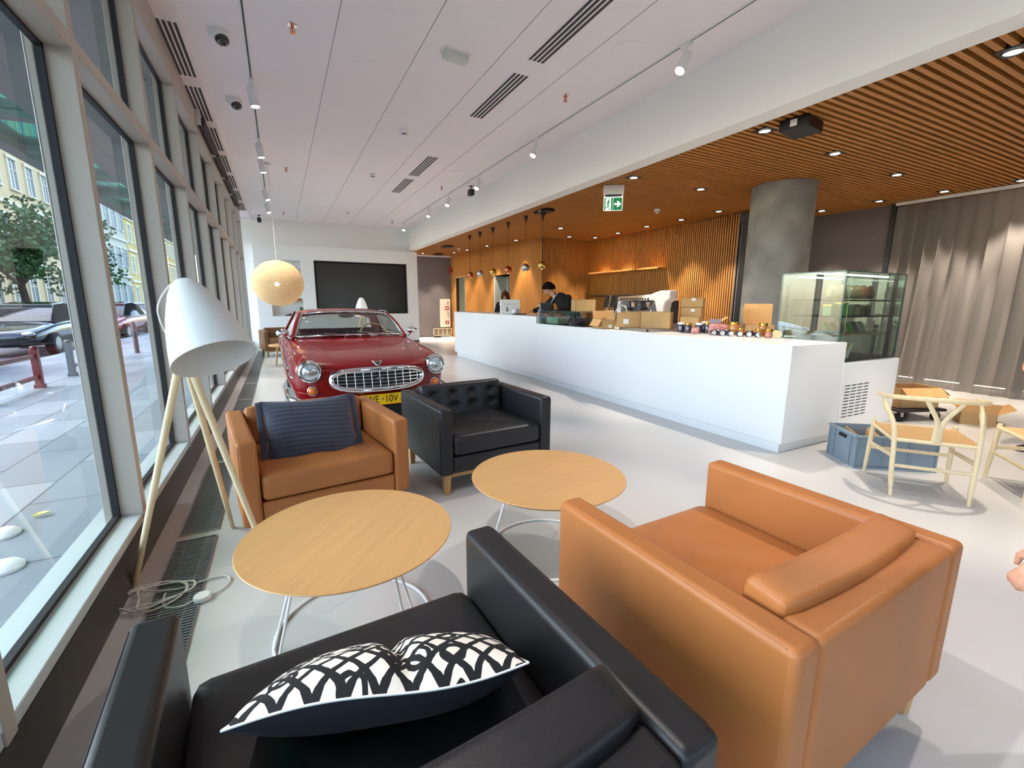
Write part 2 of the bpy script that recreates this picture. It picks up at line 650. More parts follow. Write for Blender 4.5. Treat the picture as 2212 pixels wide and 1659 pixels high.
# lower white strip along the windows
struct(MB().box(XG, -0.55, -4.6, 15.45, HC - 0.035, HC + 0.05).build('trim_2', 'ceiling', smooth=0), 'white ceiling strip along the windows')

# beam over the counter
struct(MB().box(4.0, 4.22, -4.6, 15.3, 3.06, HC + 0.2).build('wall_beam', 'white_wall', smooth=0, bevel=0.004), 'white beam over the counter front')

# slatted wood ceiling
mb = MB()
y = -4.5
while y < 16.95:
    x1 = 6.45 if y > 10.8 else (8.1 if y > 5.95 else 10.55)
    mb.box(4.22, x1, y, y + 0.04, HW, HW + 0.055)
    y += 0.075
slats = mb.build('ceiling', 'slat', smooth=0)
struct(slats, 'oak slat ceiling over the bar')
b = MB().box(4.2, 10.7, -4.6, 17.2, HW + 0.06, HW + 0.12).build('backing_board', 'slat_back', slats, smooth=0)
b.location = -slats.location

# back wall with niche and screen recess
mb = MB()
yb = 15.2
mb.box(-0.95, 4.22, yb + 0.25, yb + 0.45, 0, HC + 0.1)          # main wall, seen above the front block
zt = 3.0
nx0, nx1, nz0, nz1 = -0.20, 0.65, 0.93, 2.57
tx0, tx1, tz0, tz1 = 1.02, 3.86, 0.98, 2.60
mb.box(-0.57, nx0, yb, yb + 0.25, 0, zt)
mb.box(nx0, nx1, yb, yb + 0.25, 0, nz0)
mb.box(nx0, nx1, yb, yb + 0.25, nz1, zt)
mb.box(nx1, tx0, yb, yb + 0.25, 0, zt)
mb.box(tx0, tx1, yb, yb + 0.25, 0, tz0)
mb.box(tx0, tx1, yb, yb + 0.25, tz1, zt)
mb.box(tx1, 4.22, yb, yb + 0.25, 0, zt)
wb = struct(mb.build('wall_back', 'white_wall', smooth=0), 'white end wall with shelf niche and screen recess')
for z in (2.17, 1.77, 1.41):
    s = MB().box(nx0, nx1, yb + 0.02, yb + 0.25, z - 0.035, z).build('niche_shelf', 'oak', wb, smooth=0)
    s.location = -wb.location
s = MB().box(tx0, tx1, yb + 0.2, yb + 0.249, tz0, tz1).box(tx0, tx0 + 0.02, yb + 0.004, yb + 0.249, tz0, tz1).box(tx1 - 0.02, tx1, yb + 0.004, yb + 0.249, tz0, tz1).box(tx0, tx1, yb + 0.004, yb + 0.249, tz0, tz0 + 0.02).box(tx0, tx1, yb + 0.004, yb + 0.249, tz1 - 0.02, tz1).build('recess_lining', 'screen_frame', wb, smooth=0)
s.location = -wb.location
struct(MB().box(-0.57, 4.22, yb - 0.012, yb, 0, 0.07).build('baseboard_back', 'screen_frame', smooth=0), 'grey baseboard of the end wall')

# grey wall at the far end of the bar
struct(MB().box(4.22, 6.3, 17.0, 17.2, 0, 3.16).build('wall_far', 'grey_wall', smooth=0), 'warm grey wall at the far end of the bar')
struct(MB().box(4.22, 6.05, 16.97, 17.0, 3.06, 3.1).build('trim_3', 'white_matte', smooth=0), 'thin pale line above the far grey wall')

# slatted walls -----------------------------------------------------
def frame_x(p, q):
    """matrix: local x runs from p to q, local y points away from the room, z up"""
    d = (Vector(q) - Vector(p)).normalized()
    n = Vector((-d.y, d.x, 0))
    m = Matrix((d, n, Vector((0, 0, 1)))).transposed().to_4x4()
    m.translation = Vector((p[0], p[1], 0))
    return m
def slat_wall(name, p, q, pitch, holes=(), label='', w=0.024, depth=0.02):
    L = (Vector(q) - Vector(p)).length
    mb = MB(); mb.X = frame_x(p, q)
    s = 0.0
    while s < L:
        a, b_ = s, min(s + w, L)
        z0 = 0.0
        for h0, h1, hz in holes:
            if b_ > h0 and a < h1:
                z0 = hz
        if z0 < HW:
            mb.box(a, b_, 0, depth, z0, HW)
        s += pitch
    ob = struct(mb.build(name, 'slat_v', smooth=0), label)
    mb = MB(); mb.X = frame_x(p, q)
    cuts = sorted(holes)
    a = 0.0
    for h0, h1, hz in cuts:
        mb.box(a, h0, depth, depth + 0.1, 0, 3.16)
        mb.box(h0, h1, depth, depth + 0.1, hz, 3.16)
        a = h1
    mb.box(a, L, depth, depth + 0.1, 0, 3.16)
    bk = mb.build('backing_board', 'slat_back', ob, smooth=0)
    bk.location = -ob.location
    return ob
P0, P1, P2, P3 = (6.05, 17.0, 0), (6.45, 10.8, 0), (8.12, 10.8, 0), (8.12, 5.9, 0)
L1 = (Vector(P1) - Vector(P0)).length
slat_wall('wall_bar_left', P0, P1, 0.042, [(0.46, 1.29, 2.26), (3.5, 4.47, 2.22)], 'oak slat wall with two doorways', w=0.026)
slat_wall('wall_bar_end', P1, P2, 0.045, (), 'short oak slat wall behind the barista')
slat_wall('wall_bar_back', P2, P3, 0.055, (), 'oak slat wall behind the coffee bar', w=0.028)
# rooms behind the doorways
FX = frame_x(P0, P1)
mb = MB(); mb.X = FX
mb.box(0.2, 1.6, 1.0, 1.1, 0, 2.6).box(0.2, 0.3, 0.14, 1.0, 0, 2.6).box(1.5, 1.6, 0.14, 1.0, 0, 2.6).box(0.2, 1.6, 0.14, 1.1, 2.5, 2.6)
struct(mb.build('wall_corridor', mat('pale corridor paint', (196, 204, 194), 0.7), smooth=0), 'pale corridor behind the far doorway')
mb = MB(); mb.X = FX
mb.box(0.40, 0.46, -0.01, 0.14, 0, 2.3).box(1.29, 1.33, -0.01, 0.14, 0, 2.3).box(0.40, 1.33, -0.01, 0.14, 2.26, 2.32)
d1 = struct(mb.build('door_1', 'oak_leg', smooth=0), 'far doorway in the oak slat wall')
mb = MB(); mb.X = FX
for k in range(14):
    mb.box(3.3 + k * 0.1, 3.35 + k * 0.1, 1.0, 1.04, 0, 2.6)
mb.box(3.2, 4.8, 1.05, 1.1, 0, 2.6).box(3.2, 3.3, 0.14, 1.05, 0, 2.6).box(4.7, 4.8, 0.14, 1.05, 0, 2.6).box(3.2, 4.8, 0.14, 1.1, 2.5, 2.6)
struct(mb.build('wall_store', mat('dark walnut slats', (66, 46, 30), 0.7), smooth=0), 'dark slatted room behind the near doorway')
mb = MB(); mb.X = FX
mb.box(3.5, 3.56, 0.0, 0.5, 0, 2.2).box(3.66, 3.70, 0.42, 0.5, 0, 2.2).box(3.56, 3.66, 0.46, 0.49, 0, 2.2)
struct(mb.build('door_2', mat('pale door frame', (188, 192, 184), 0.5), smooth=0), 'pale door edge in the near doorway')

# right-hand walls
struct(MB().box(8.12, 9.9, 5.95, 6.1, 0, 3.16).box(9.8, 9.95, 4.32, 5.95, 0, 3.16).build('wall_grey', 'grey_wall', smooth=0), 'dark grey wall beside the concrete column')
struct(MB().box(9.74, 9.97, 4.24, 4.32, 0, 3.1).build('trim_4', 'black_metal', smooth=0), 'black panel edge at the end of the grey wall')
struct(MB().box(10.6, 10.8, -4.6, 4.32, 0, 3.16).box(9.9, 10.8, 4.32, 4.5, 0, 3.16).build('wall_right', 'grey_wall', smooth=0), 'grey wall behind the sheer curtain')
mb = MB().box(-0.95, 10.8, -4.75, -4.6, 0, 0.25).box(-0.95, 10.8, -4.75, -4.6, 3.0, HC + 0.2)  # unseen end wall; its openings are added to let daylight in from behind
for k in range(9):
    mb.box(-0.95 + k * 1.4, (-0.85 if k in (1, 3, 5) else 0.45) + k * 1.4, -4.75, -4.6, 0.25, 3.0)
struct(mb.build('wall_behind', 'mullion', smooth=0), 'unseen near end wall with openings added for daylight')
for k in (1, 3, 5):  # added panes out of view, as many as the daylight needs
    w = MB().add([(-0.85 + k * 1.4, -4.68, 0.25), (0.45 + k * 1.4, -4.68, 0.25), (0.45 + k * 1.4, -4.68, 3.0), (-0.85 + k * 1.4, -4.68, 3.0)], [(0, 1, 2, 3)]).build('window_%d' % (20 + k), 'glass', smooth=0)
    struct(w, 'unseen glass pane added behind the photographer to let daylight in')
struct(MB().box(-0.9, 11, -4.8, 17.2, 4.5, 19).build('upper_shade_block', 'concrete', smooth=0), 'unseen block above the building, added to shade the street')  # unseen mass over the roof, added so its shadow covers the street
struct(MB().box(-0.9, 14, -16, -4.8, -0.2, -0.02).build('pavement', 'paving', smooth=0), 'pavement behind the photographer')
struct(MB().box(7.96, 8.12, 5.76, 5.9, 0, 3.0).box(7.93, 8.14, 5.73, 5.92, 2.88, 3.03).build('trim_5', 'black_metal', smooth=0), 'black steel post at the end of the slat wall')

# bare concrete column
col = struct(MB().lathe([(0.43, 0), (0.43, HW)], 48, (6.86, 4.45, 0)).build('wall_column', 'concrete'), 'round bare concrete column')

# ---------------------------------------------------------- window wall
YM = [2.93 + 1.4 * k for k in range(-5, 9)]
for k in range(len(YM) - 1):
    y0, y1 = YM[k], YM[k + 1]
    w = bpy.data.objects.new('window_%d' % (k + 1), None)
    COL.objects.link(w)
    w.location = (XG, (y0 + y1) / 2, 0)
    struct(w, 'floor to ceiling window bay %s' % ('nearest the camera' if k < 4 else 'along the lounge'))
    off = (XG, (y0 + y1) / 2, 0)
    def mk(name, mb, m, **kw):
        mb.v = [(p[0] - off[0], p[1] - off[1], p[2]) for p in mb.v]
        return mb.build(name, m, w, **kw)
    mk('mullion', MB().box(XG, XI, y1 - 0.03, y1 + 0.03, 0.2, HC - 0.03).box(XG - 0.055, XG - 0.02, y1 - 0.028, y1 + 0.028, -0.02, 3.9), 'mullion', bevel=0.004)
    mk('sill', MB().box(XG, XI - 0.005, y0 + 0.03, y1 - 0.03, 0.205, 0.25), 'sill', bevel=0.004)
    mk('transom', MB().box(XG, XI, y0 + 0.03, y1 - 0.03, 2.49, 2.56), 'mullion', bevel=0.003)
    mk('header', MB().box(XG, XI, y0 + 0.03, y1 - 0.03, 3.42, HC - 0.03), 'mullion', bevel=0.003)
    g = 0.018
    for z0, z1 in ((0.25, 2.49), (2.56, 3.42)):
        a, b_ = y0 + 0.03, y1 - 0.03
        mk('gasket', MB().box(XG - 0.012, XG + 0.014, a, a + g, z0, z1).box(XG - 0.012, XG + 0.014, b_ - g, b_, z0, z1).box(XG - 0.012, XG + 0.014, a, b_, z0, z0 + g).box(XG - 0.012, XG + 0.014, a, b_, z1 - g, z1), 'gasket', smooth=0)
        mk('glass_pane', MB().add([(XG, a, z0), (XG, b_, z0), (XG, b_, z1), (XG, a, z1)], [(0, 1, 2, 3)]), 'glass', smooth=0)
struct(MB().box(XI - 0.015, XI - 0.003, -4.6, 15.2, 0, 0.205).box(XG, XI - 0.003, -4.6, 15.2, -0.02, 0.0).build('baseboard_left', 'dark_alu', smooth=0), 'dark metal fascia below the window sills')
struct(MB().box(-1.0, XG - 0.02, -4.6, 15.6, -0.1, 0.2).build('trim_6', 'sill', smooth=0), 'outer metal plinth under the windows')
struct(MB().box(-1.05, -0.86, -4.6, 15.6, 3.7, 4.4).build('trim_7', 'dark_alu', smooth=0), 'outer fascia above the windows')

# ---------------------------------------------------------- outside
struct(MB().box(-5.3, -0.9, -12, 100, -0.2, -0.02).build('pavement', 'paving', smooth=0), 'stone slab pavement outside')
struct(MB().box(-12.2, -5.3, -12, 100, -0.3, -0.14).build('road', mat('asphalt', (92, 94, 98), 0.8, var=0.05, vscale=3), smooth=0), 'asphalt street outside')
struct(MB().box(-15.2, -12.2, -12, 100, -0.3, -0.02).build('pavement', 'paving', smooth=0), 'far pavement below the house fronts')

cnp = thing('canopy', 'dark canopy with pale green glass panels over the pavement', 'canopy', (-2.5, 20, 4.1))
dk = mat('canopy underside', (104, 112, 110), 0.7)
mb = MB().box(-0.6, 1.5, -30, 60, 0, 0.3)
mb.build('roof_slab', dk, cnp, smooth=0)
MB().box(-1.75, -1.5, -30, 60, -0.05, 0.3).build('edge_beam', dk, cnp, smooth=0)
tg = glass('pale green canopy glass', (150, 226, 210), refl=0.6)
k = 0
for y in range(-30, 60, 2):
    MB().box(-1.5, -0.6, y, y + 0.22, 0, 0.25).build('cross_beam', dk, cnp, smooth=0)
    MB().box(-1.5, -0.6, y + 0.22, y + 2, 0.1, 0.12).build('glass_panel', tg, cnp, smooth=0)

# house fronts across the street
def house(label, y0, y1, h, wall, trim, floors, nw, group=None):
    hb = thing('house', label, 'building', (-15.2, (y0 + y1) / 2, 0), 0, group)
    L = y1 - y0
    MB().box(-6, 0, -L / 2, L / 2, -0.1, h).build('wall', wall, hb, smooth=0)
    fh = h / floors
    mb = MB()
    for f in range(1, floors):
        mb.box(0, 0.18, -L / 2, L / 2, f * fh - 0.12, f * fh + 0.1)
    mb.box(0, 0.45, -L / 2, L / 2, h - 0.4, h + 0.1)
    mb.build('cornice', trim, hb, smooth=0)
    src = None
    for f in range(floors):
        for i in range(nw):
            yy = -L / 2 + (i + 0.5) * L / nw
            zz = f * fh + fh * 0.28
            if src is None:
                src = MB().box(0.0, 0.1, -0.62, -0.48, -0.1, 1.95).box(0, 0.1, 0.48, 0.62, -0.1, 1.95).box(0, 0.14, -0.68, 0.68, 1.9, 2.08).box(0, 0.16, -0.68, 0.68, -0.14, -0.04).box(0, 0.06, -0.03, 0.03, 0, 1.9).box(0, 0.06, -0.48, 0.48, 1.2, 1.26).build('window', trim, hb, smooth=0)
                pane = MB().box(-0.02, 0.02, -0.48, 0.48, -0.04, 1.9).build('pane', mat('house window pane', (120, 132, 140), 0.1), src, smooth=0)
                src.location = (0, yy, zz)
            else:
                c = src.copy(); COL.objects.link(c); c.parent = hb; c.location = (0, yy, zz)
                d = pane.copy(); COL.objects.link(d); d.parent = c
    return hb
cream = mat('cream stucco', (200, 180, 138), 0.9, var=0.03)
house('cream stucco house front behind the tree across the street', 26, 54, 19, cream, mat('pale stone trim', (212, 202, 176), 0.9), 5, 12)
house('pale grey-green house front further along the street', 54.2, 68, 20, mat('pale green stucco', (180, 188, 174), 0.9), mat('white stone trim', (206, 208, 200), 0.9), 5, 6)
house('yellow house front at the end of the street', 68.2, 96, 18, mat('yellow stucco', (200, 182, 112), 0.9), mat('light stone trim', (240, 236, 214), 0.9), 5, 10)

# street tree
random.seed(4)
tr = thing('street_tree', 'leafy green tree on the far pavement, seen through the first window', 'tree', (-12.5, 34.6, -0.02))
MB().tube(catmull([(0, 0, 0), (0.06, 0, 1.2), (-0.05, 0.08, 2.4), (0.1, 0, 4.2)], 5), [0.2] * 6 + [0.16] * 10, 10).tube([(0, 0, 2.2), (1.0, 0.5, 3.8), (1.5, 0.8, 4.6)], [0.1, 0.07, 0.03], 8).tube([(0, 0, 2.1), (-1.0, -0.6, 3.6), (-1.4, -0.9, 4.4)], [0.1, 0.07, 0.03], 8).build('trunk', mat('bark', (70, 58, 46), 0.9, var=0.2, vscale=8), tr)
mb = MB()
for _c in range(60):
    c = (max(-1.1, random.gauss(0.2, 1.3)), random.gauss(0, 1.6), max(2.2, 4.3 + random.gauss(0, 1.0)))
    for _ in range(75):
        d = Vector((random.gauss(0, 1), random.gauss(0, 1), random.gauss(0, 1))).normalized() * random.uniform(0.3, 0.8)
        p = Vector(c) + d
        u = Vector((random.gauss(0, 1), random.gauss(0, 1), random.gauss(0, 1))).normalized() * 0.15
        v = u.cross(Vector((random.gauss(0, 1), random.gauss(0, 1), random.gauss(0, 1)))).normalized() * 0.09
        mb.add([p - u, p + v, p + u, p - v], [(0, 1, 2, 3)])
mb.build('foliage', mat('green leaves', (58, 96, 46), 0.6, var=0.35, vscale=1.5), tr, smooth=0)

# low street barrier: posts and rails
def barrier(label, x, ya, yb_, paint):
    t = thing('street_barrier', label, 'barrier', (x, (ya + yb_) / 2, -0.02))
    h = (yb_ - ya) / 2
    for s in (-1, 1):
        MB().box(-0.06, 0.06, s * h - 0.06, s * h + 0.06, 0, 0.06).box(-0.045, 0.045, s * h - 0.045, s * h + 0.045, 0.05, 0.62).ell((0, s * h, 0.64), (0.05, 0.05, 0.04)).build('post', paint, t, bevel=0.006)
    for z in (0.18, 0.52):
        MB().box(-0.025, 0.025, -h + 0.04, h - 0.04, z - 0.03, z + 0.03).build('rail', paint, t, bevel=0.004)
barrier('dark red low barrier nearest the glass', -3.55, 8.3, 9.8, mat('dark red enamel', (104, 26, 26), 0.35))
barrier('grey low barrier behind the red one', -3.55, 11.1, 12.6, mat('grey enamel', (96, 96, 98), 0.45))
tag(MB().lathe([(0.055, 0), (0.055, 0.7), (0.045, 0.74), (0.05, 0.78), (0.03, 0.84), (0.0, 0.85)], 14, (-3.52, 15.3, -0.02)).build('bollard', mat('grey bollard', (88, 86, 84), 0.5)), 'grey bollard further along the pavement edge', 'bollard')
for xx, yy, l in ((-1.60, 3.60, 'farther white round base on the pavement behind the window post'), (-1.41, 3.12, 'nearer white round base on the pavement behind the window post')):
    tag(MB().lathe([(0.001, 0.0), (0.085, 0.0), (0.088, 0.015), (0.07, 0.032), (0.02, 0.042), (0.001, 0.043)], 28, (xx, yy, -0.02)).build('stand_base', 'white_plastic'), l, 'base')
mb = MB().shell(lambda u, v: (-1.5 + 0.09 * (v - 0.5) + 0.0, 3.83 + (u - 0.5) * 0.055 * math.sin(PI * (0.08 + 0.9 * v)), -0.012 + 0.012 * (u - 0.5) ** 2 * 4 + 0.01 * v), 6, 10, 0.001)
tag(mb.build('fallen_leaf', mat('yellow leaf', (216, 214, 128), 0.7)), 'yellow fallen leaf on the grey paving outside', 'leaf')

def street_car(label, loc, rz, paint):
    t = thing('parked_car', label, 'car', loc, rz)
    prof = [(0.0, 0.35, 0.62, 0.62), (0.15, 0.25, 0.74, 0.78), (0.7, 0.2, 0.84, 0.86), (1.25, 0.2, 0.94, 0.88), (2.2, 0.2, 0.96, 0.9), (3.4, 0.2, 0.98, 0.88), (4.1, 0.25, 0.94, 0.82), (4.35, 0.38, 0.7, 0.66)]
    rings = []
    for yv, zb, zt_, w_ in prof:
        zm = (zb + zt_) / 2
        rings.append([(-w_ * 0.9, yv, zb), (-w_, yv, zm), (-w_ * 0.97, yv, zt_ - 0.08), (-w_ * 0.8, yv, zt_), (w_ * 0.8, yv, zt_), (w_ * 0.97, yv, zt_ - 0.08), (w_, yv, zm), (w_ * 0.9, yv, zb)])
    MB().ring_loft(rings).build('body', paint, t, sub=2)
    cab = [(1.2, 0.9, 0.70, 0.92), (1.85, 0.9, 0.6, 1.38), (2.6, 0.9, 0.6, 1.44), (3.3, 0.9, 0.58, 1.36), (3.95, 0.9, 0.66, 0.94)]
    MB().ring_loft([[(-0.8, y_, z0), (-w_, y_, z1), (w_, y_, z1), (0.8, y_, z0)] for y_, z0, w_, z1 in cab]).build('glasshouse', mat('dark car window', (26, 30, 34), 0.06), t, bevel=0.03)
    MB().ring_loft([[(-w_ - 0.02, y_, z_ - 0.05), (-w_ + 0.04, y_, z_ + 0.02), (w_ - 0.04, y_, z_ + 0.02), (w_ + 0.02, y_, z_ - 0.05)] for y_, w_, z_ in ((1.8, 0.6, 1.37), (2.6, 0.6, 1.44), (3.35, 0.58, 1.35))]).build('roof', paint, t, bevel=0.02)
    for yv in (0.8, 3.5):
        for sx in (-0.82, 0.82):
            wv = MB().cyl((sx - 0.1, yv, 0.31), (sx + 0.1, yv, 0.31), 0.31, None, 24).build('wheel', 'tyre', t, bevel=0.02)
            MB().cyl((sx - 0.105, yv, 0.31), (sx + 0.105, yv, 0.31), 0.19, None, 20).build('hub_cap', 'steel', wv)
    for sx in (-0.6, 0.6):
        MB().ell((sx, 0.05, 0.62), (0.14, 0.08, 0.07)).build('headlight', 'chrome', t)
        MB().ell((sx, 4.3, 0.72), (0.14, 0.07, 0.07)).build('tail_light', 'red_sign', t)
street_car('dark saloon car parked on the street behind the tree', (-6.6, 16.4, -0.14), 0, mat('black car paint', (30, 30, 34), 0.15, coat=1))
street_car('silver car at the left edge of the street', (-6.1, 9.2, -0.14), R(2), mat('silver car paint', (176, 180, 184), 0.2, coat=1, metal=0.4))
street_car('red car parked beyond the second window post', (-6.3, 21.8, -0.14), R(-3), mat('street red paint', (140, 20, 24), 0.2, coat=1))
street_car('white car parked furthest along the street', (-6.5, 27.2, -0.14), 0, mat('white car paint', (226, 232, 236), 0.2, coat=1))
# ================================================================== LOUNGE FURNITURE
def armchair(label, leather, loc, rz, tufted=False, loose_back=True, tag_side=None, wrinkle=1, W=0.95, D=0.87, H=0.645):
    t = thing('armchair', label, 'armchair', loc, rz, 'leather box armchairs')
    zb = 0.158
    a = 0.098
    hw, hd = W / 2, D / 2
    for s in (-1, 1):
        x0, x1 = (-hw, -hw + a) if s < 0 else (hw - a, hw)
        arm = MB().box(x0, x1, -hd, hd, zb, H).build('armrest', leather, t, bevel=0.022, seg=4)
        xo = s * (hw + 0.0005)
        mb = MB()
        mb.tube([(s * (hw - 0.0068), -hd + 0.0068, zb + 0.02), (s * (hw - 0.0068), -hd + 0.0068, H - 0.024)], 0.0022, 6)
        mb.tube([(s * (hw - 0.0068), -hd + 0.03, H - 0.0068), (s * (hw - 0.0068), hd - 0.03, H - 0.0068)], 0.0022, 6)
        mb.build('seam', leather, arm)
    MB().box(-hw + a, hw - a, hd - 0.10, hd, zb, H - 0.004).build('back_frame', leather, t, bevel=0.02, seg=4)
    MB().box(-hw + a, hw - a, -hd + 0.012, hd - 0.10, zb + 0.004, 0.285).build('seat_base', leather, t, bevel=0.012, seg=3)
    iw = W - 2 * a - 0.006
    def wr(x, y, z):
        if z < 0.5:
            return (0, 0, 0)
        e = math.exp(-((x - 0.1) ** 2 / 0.25 + (y + 0.1) ** 2 / 0.18))
        return (0, 0, wrinkle * e * (0.008 * math.sin(9 * x + 5 * y + 2 * math.sin(3 * y)) + 0.005 * math.sin(15 * y - 7 * x)) - 0.012 * e)
    MB().pad(0, -0.050 - 0.004, 0.366, iw, D - 0.10 - 0.004, 0.155, 0.034, 18, wr).build('seat_cushion', leather, t, smooth=180)
    if loose_back:
        mb = MB()
        mb.X = Matrix.Translation((0, hd - 0.160, 0.560)) @ Matrix.Rotation(R(-9), 4, 'X')
        mb.pad(0, 0, 0, iw - 0.01, 0.118, 0.25, 0.02, 16, lambda x, y, z: (0, 0.018 * (1 - x * x), 0.006 * (1 - x * x)))
        mb.build('back_cushion', leather, t, smooth=180)
    if tufted:
        bx = [-0.27, -0.09, 0.09, 0.27]
        bz = [-0.28, 0.38]
        def tuft(x, y, z):
            if y > -0.2:
                return (0, 0, 0)
            dy = 0.0
            for b in bx:
                for q in bz:
                    r2 = ((x * iw / 2 - b) ** 2 + ((z - q) * 0.16) ** 2)
                    dy += 0.026 * math.exp(-r2 / 0.0012)
                if z > 0.38:
                    dy += 0.010 * math.exp(-((x * iw / 2 - b) / 0.012) ** 2) * (1.0 - z) * 2
            return (0, dy, 0)
        mb = MB()
        mb.X = Matrix.Translation((0, hd - 0.185, 0.548)) @ Matrix.Rotation(R(-10), 4, 'X')
        mb.pad(0, 0, 0, iw, 0.14, 0.30, 0.032, 26, tuft)
        bc = mb.build('back_cushion', leather, t, smooth=180)
        for b in bx:
            for q in bz:
                mb = MB()
                mb.X = Matrix.Translation((0, hd - 0.185, 0.548)) @ Matrix.Rotation(R(-10), 4, 'X')
                mb.ell((b, -0.053, q * 0.15), (0.013, 0.008, 0.013), 12, 8)
                mb.build('button', leather, bc)
    for sx in (-1, 1):
        for sy in (-1, 1):
            cx, cy = sx * (hw - 0.062), sy * (hd - 0.062)
            w1, w2 = 0.028, 0.019
            MB().hexa([(cx - w2, cy - w2, 0), (cx + w2, cy - w2, 0), (cx + w2, cy + w2, 0), (cx - w2, cy + w2, 0), (cx - w1, cy - w1, zb + 0.002), (cx + w1, cy - w1, zb + 0.002), (cx + w1, cy + w1, zb + 0.002), (cx - w1, cy + w1, zb + 0.002)]).build('leg', 'oak_leg', t, bevel=0.004)
    mb = MB()
    for sy in (-1, 1):
        mb.box(-hw + 0.09, hw - 0.09, sy * (hd - 0.062) - 0.012, sy * (hd - 0.062) + 0.012, zb - 0.034, zb + 0.004)
    for sx in (-1, 1):
        mb.box(sx * (hw - 0.062) - 0.012, sx * (hw - 0.062) + 0.012, -hd + 0.09, hd - 0.09, zb - 0.034, zb + 0.004)
    mb.build('under_rail', 'oak_leg', t)
    if tag_side:
        sx, z = tag_side
        MB().box(sx * hw if sx > 0 else -hw - 0.014, sx * hw + 0.014 if sx > 0 else -hw, hd - 0.012, hd - 0.008, z, z + 0.04).build('label_tag', 'black_plastic', t)
    return t

A_T1 = armchair('tan leather armchair facing the camera with the navy pillow on it', 'tan', (0.145, 3.13, 0), R(8), loose_back=True)
A_B1 = armchair('black leather armchair with button-tufted back in front of the car', 'black_leather', (1.36, 3.33, 0), R(4.5), tufted=True, loose_back=False, tag_side=(-1, 0.3), wrinkle=1.4)
A_B2 = armchair('black leather armchair nearest the camera holding the patterned pillow', 'black_leather', (0.13, 0.815, 0), R(180 + 3.5), wrinkle=2.2)
A_T2 = armchair('tan leather armchair at the right, seen from behind', 'tan', (1.375, 0.905, 0), R(180 + 2.5), tag_side=(-1, 0.3), wrinkle=1.2)
A_T3 = armchair('brown tufted leather armchair against the end wall behind the car', 'brown', (0.02, 13.0, 0), R(10), tufted=True, loose_back=False, W=1.0)

# ---- loose pillows
def pillow(name, label, m_front, m_back, size, thick, xf, ribs=False, fold=0.0, flange=0.0):
    t = thing(name, label, 'pillow', xf.translation)
    rot = xf.to_3x3().to_4x4()
    def prof(u, v, s):
        x, y = (u - 0.5) * 2, (v - 0.5) * 2
        ex = 1 - (0.06 if ribs else 0.025) * (1 - abs(y) ** 1.5) * abs(x) ** 2
        ey = 1 - (0.10 if ribs else -0.05) * (1 - abs(x) ** 1.5) * abs(y) ** 2
        h = max(0.0, (1 - abs(x) ** 2.6)) ** 0.55 * max(0.0, (1 - abs(y) ** 2.6)) ** 0.55
        z = s * h * thick / 2
        if ribs and s > 0:
            z += 0.0035 * math.sin(y * 46 + 2.2 * math.sin(2.2 * x)) * h
            z -= 0.016 * math.exp(-((abs(x) - 0.6) / 0.14) ** 2) * math.exp(-((y + 0.5) / 0.3) ** 2)
        if fold and s > 0:
            z -= fold * math.exp(-((x + 0.05 + 0.1 * y) / 0.07) ** 2) * h
        return (x * size[0] / 2 * ex, y * size[1] / 2 * ey, z + (0.012 * fold / 0.03 * math.sin(x * 3) * abs(y) if fold else 0))
    nu, nv = (44, 60) if ribs else (44, 30)
    for nm, s, mm in (('front_cover', 1, m_front), ('back_cover', -1, m_back)):
        mb = MB()
        mb.X = rot
        mb.grid(lambda u, v: prof(u, v, s), nu, nv)
        ob = mb.build(nm, mm, t, smooth=180)
        uvl = ob.data.uv_layers.new(name='UVMap')
        for lp in ob.data.loops:
            k = lp.vertex_index
            i, j = k % (nu + 1), k // (nu + 1)
            uvl.data[lp.index].uv = (i / nu * size[0] / 0.4, j / nv * size[1] / 0.4)
    edge = []
    for i in range(nu):
        edge.append(prof(i / nu, 0, 1))
    for j in range(nv):
        edge.append(prof(1, j / nv, 1))
    for i in range(nu, 0, -1):
        edge.append(prof(i / nu, 1, 1))
    for j in range(nv, 0, -1):
        edge.append(prof(0, j / nv, 1))
    mb = MB(); mb.X = rot
    mb.tube(edge, 0.0026, 6, closed=True)
    mb.build('piping', 'paper' if not ribs else m_front, t)
    if flange:
        for sx in (-1, 1):
            mb = MB(); mb.X = rot
            mb.shell(lambda u, v: (sx * (size[0] / 2 - 0.004 + u * flange), (v - 0.5) * size[1] * (1.0 - 0.03 * u), 0.004 * math.sin(v * 14) * u), 3, 16, 0.004)
            mb.build('flange', m_front, t, smooth=180)
    return t
M['navy_rib'] = mat('slate blue ribbed cotton', (56, 60, 74), 0.85, sheen=0.25, bump=0.15, bscale=300)
xf = Matrix.Translation((0.125, 3.04, 0.575)) @ Matrix.Rotation(R(9), 4, 'Z') @ Matrix.Rotation(R(62), 4, 'X') @ Matrix.Rotation(R(-1), 4, 'Z')
pillow('throw_pillow', 'navy pleated pillow leaning in the tan armchair', 'navy_rib', 'navy_rib', (0.54, 0.42), 0.15, xf, ribs=True, flange=0.035)
xf = Matrix.Translation((0.155, 0.90, 0.54)) @ Matrix.Rotation(R(169), 4, 'Z') @ Matrix.Rotation(R(34), 4, 'X')
pillow('throw_pillow', 'white pillow with black lattice print on the near black armchair', 'lattice', 'navy', (0.57, 0.33), 0.15, xf, fold=0.03)

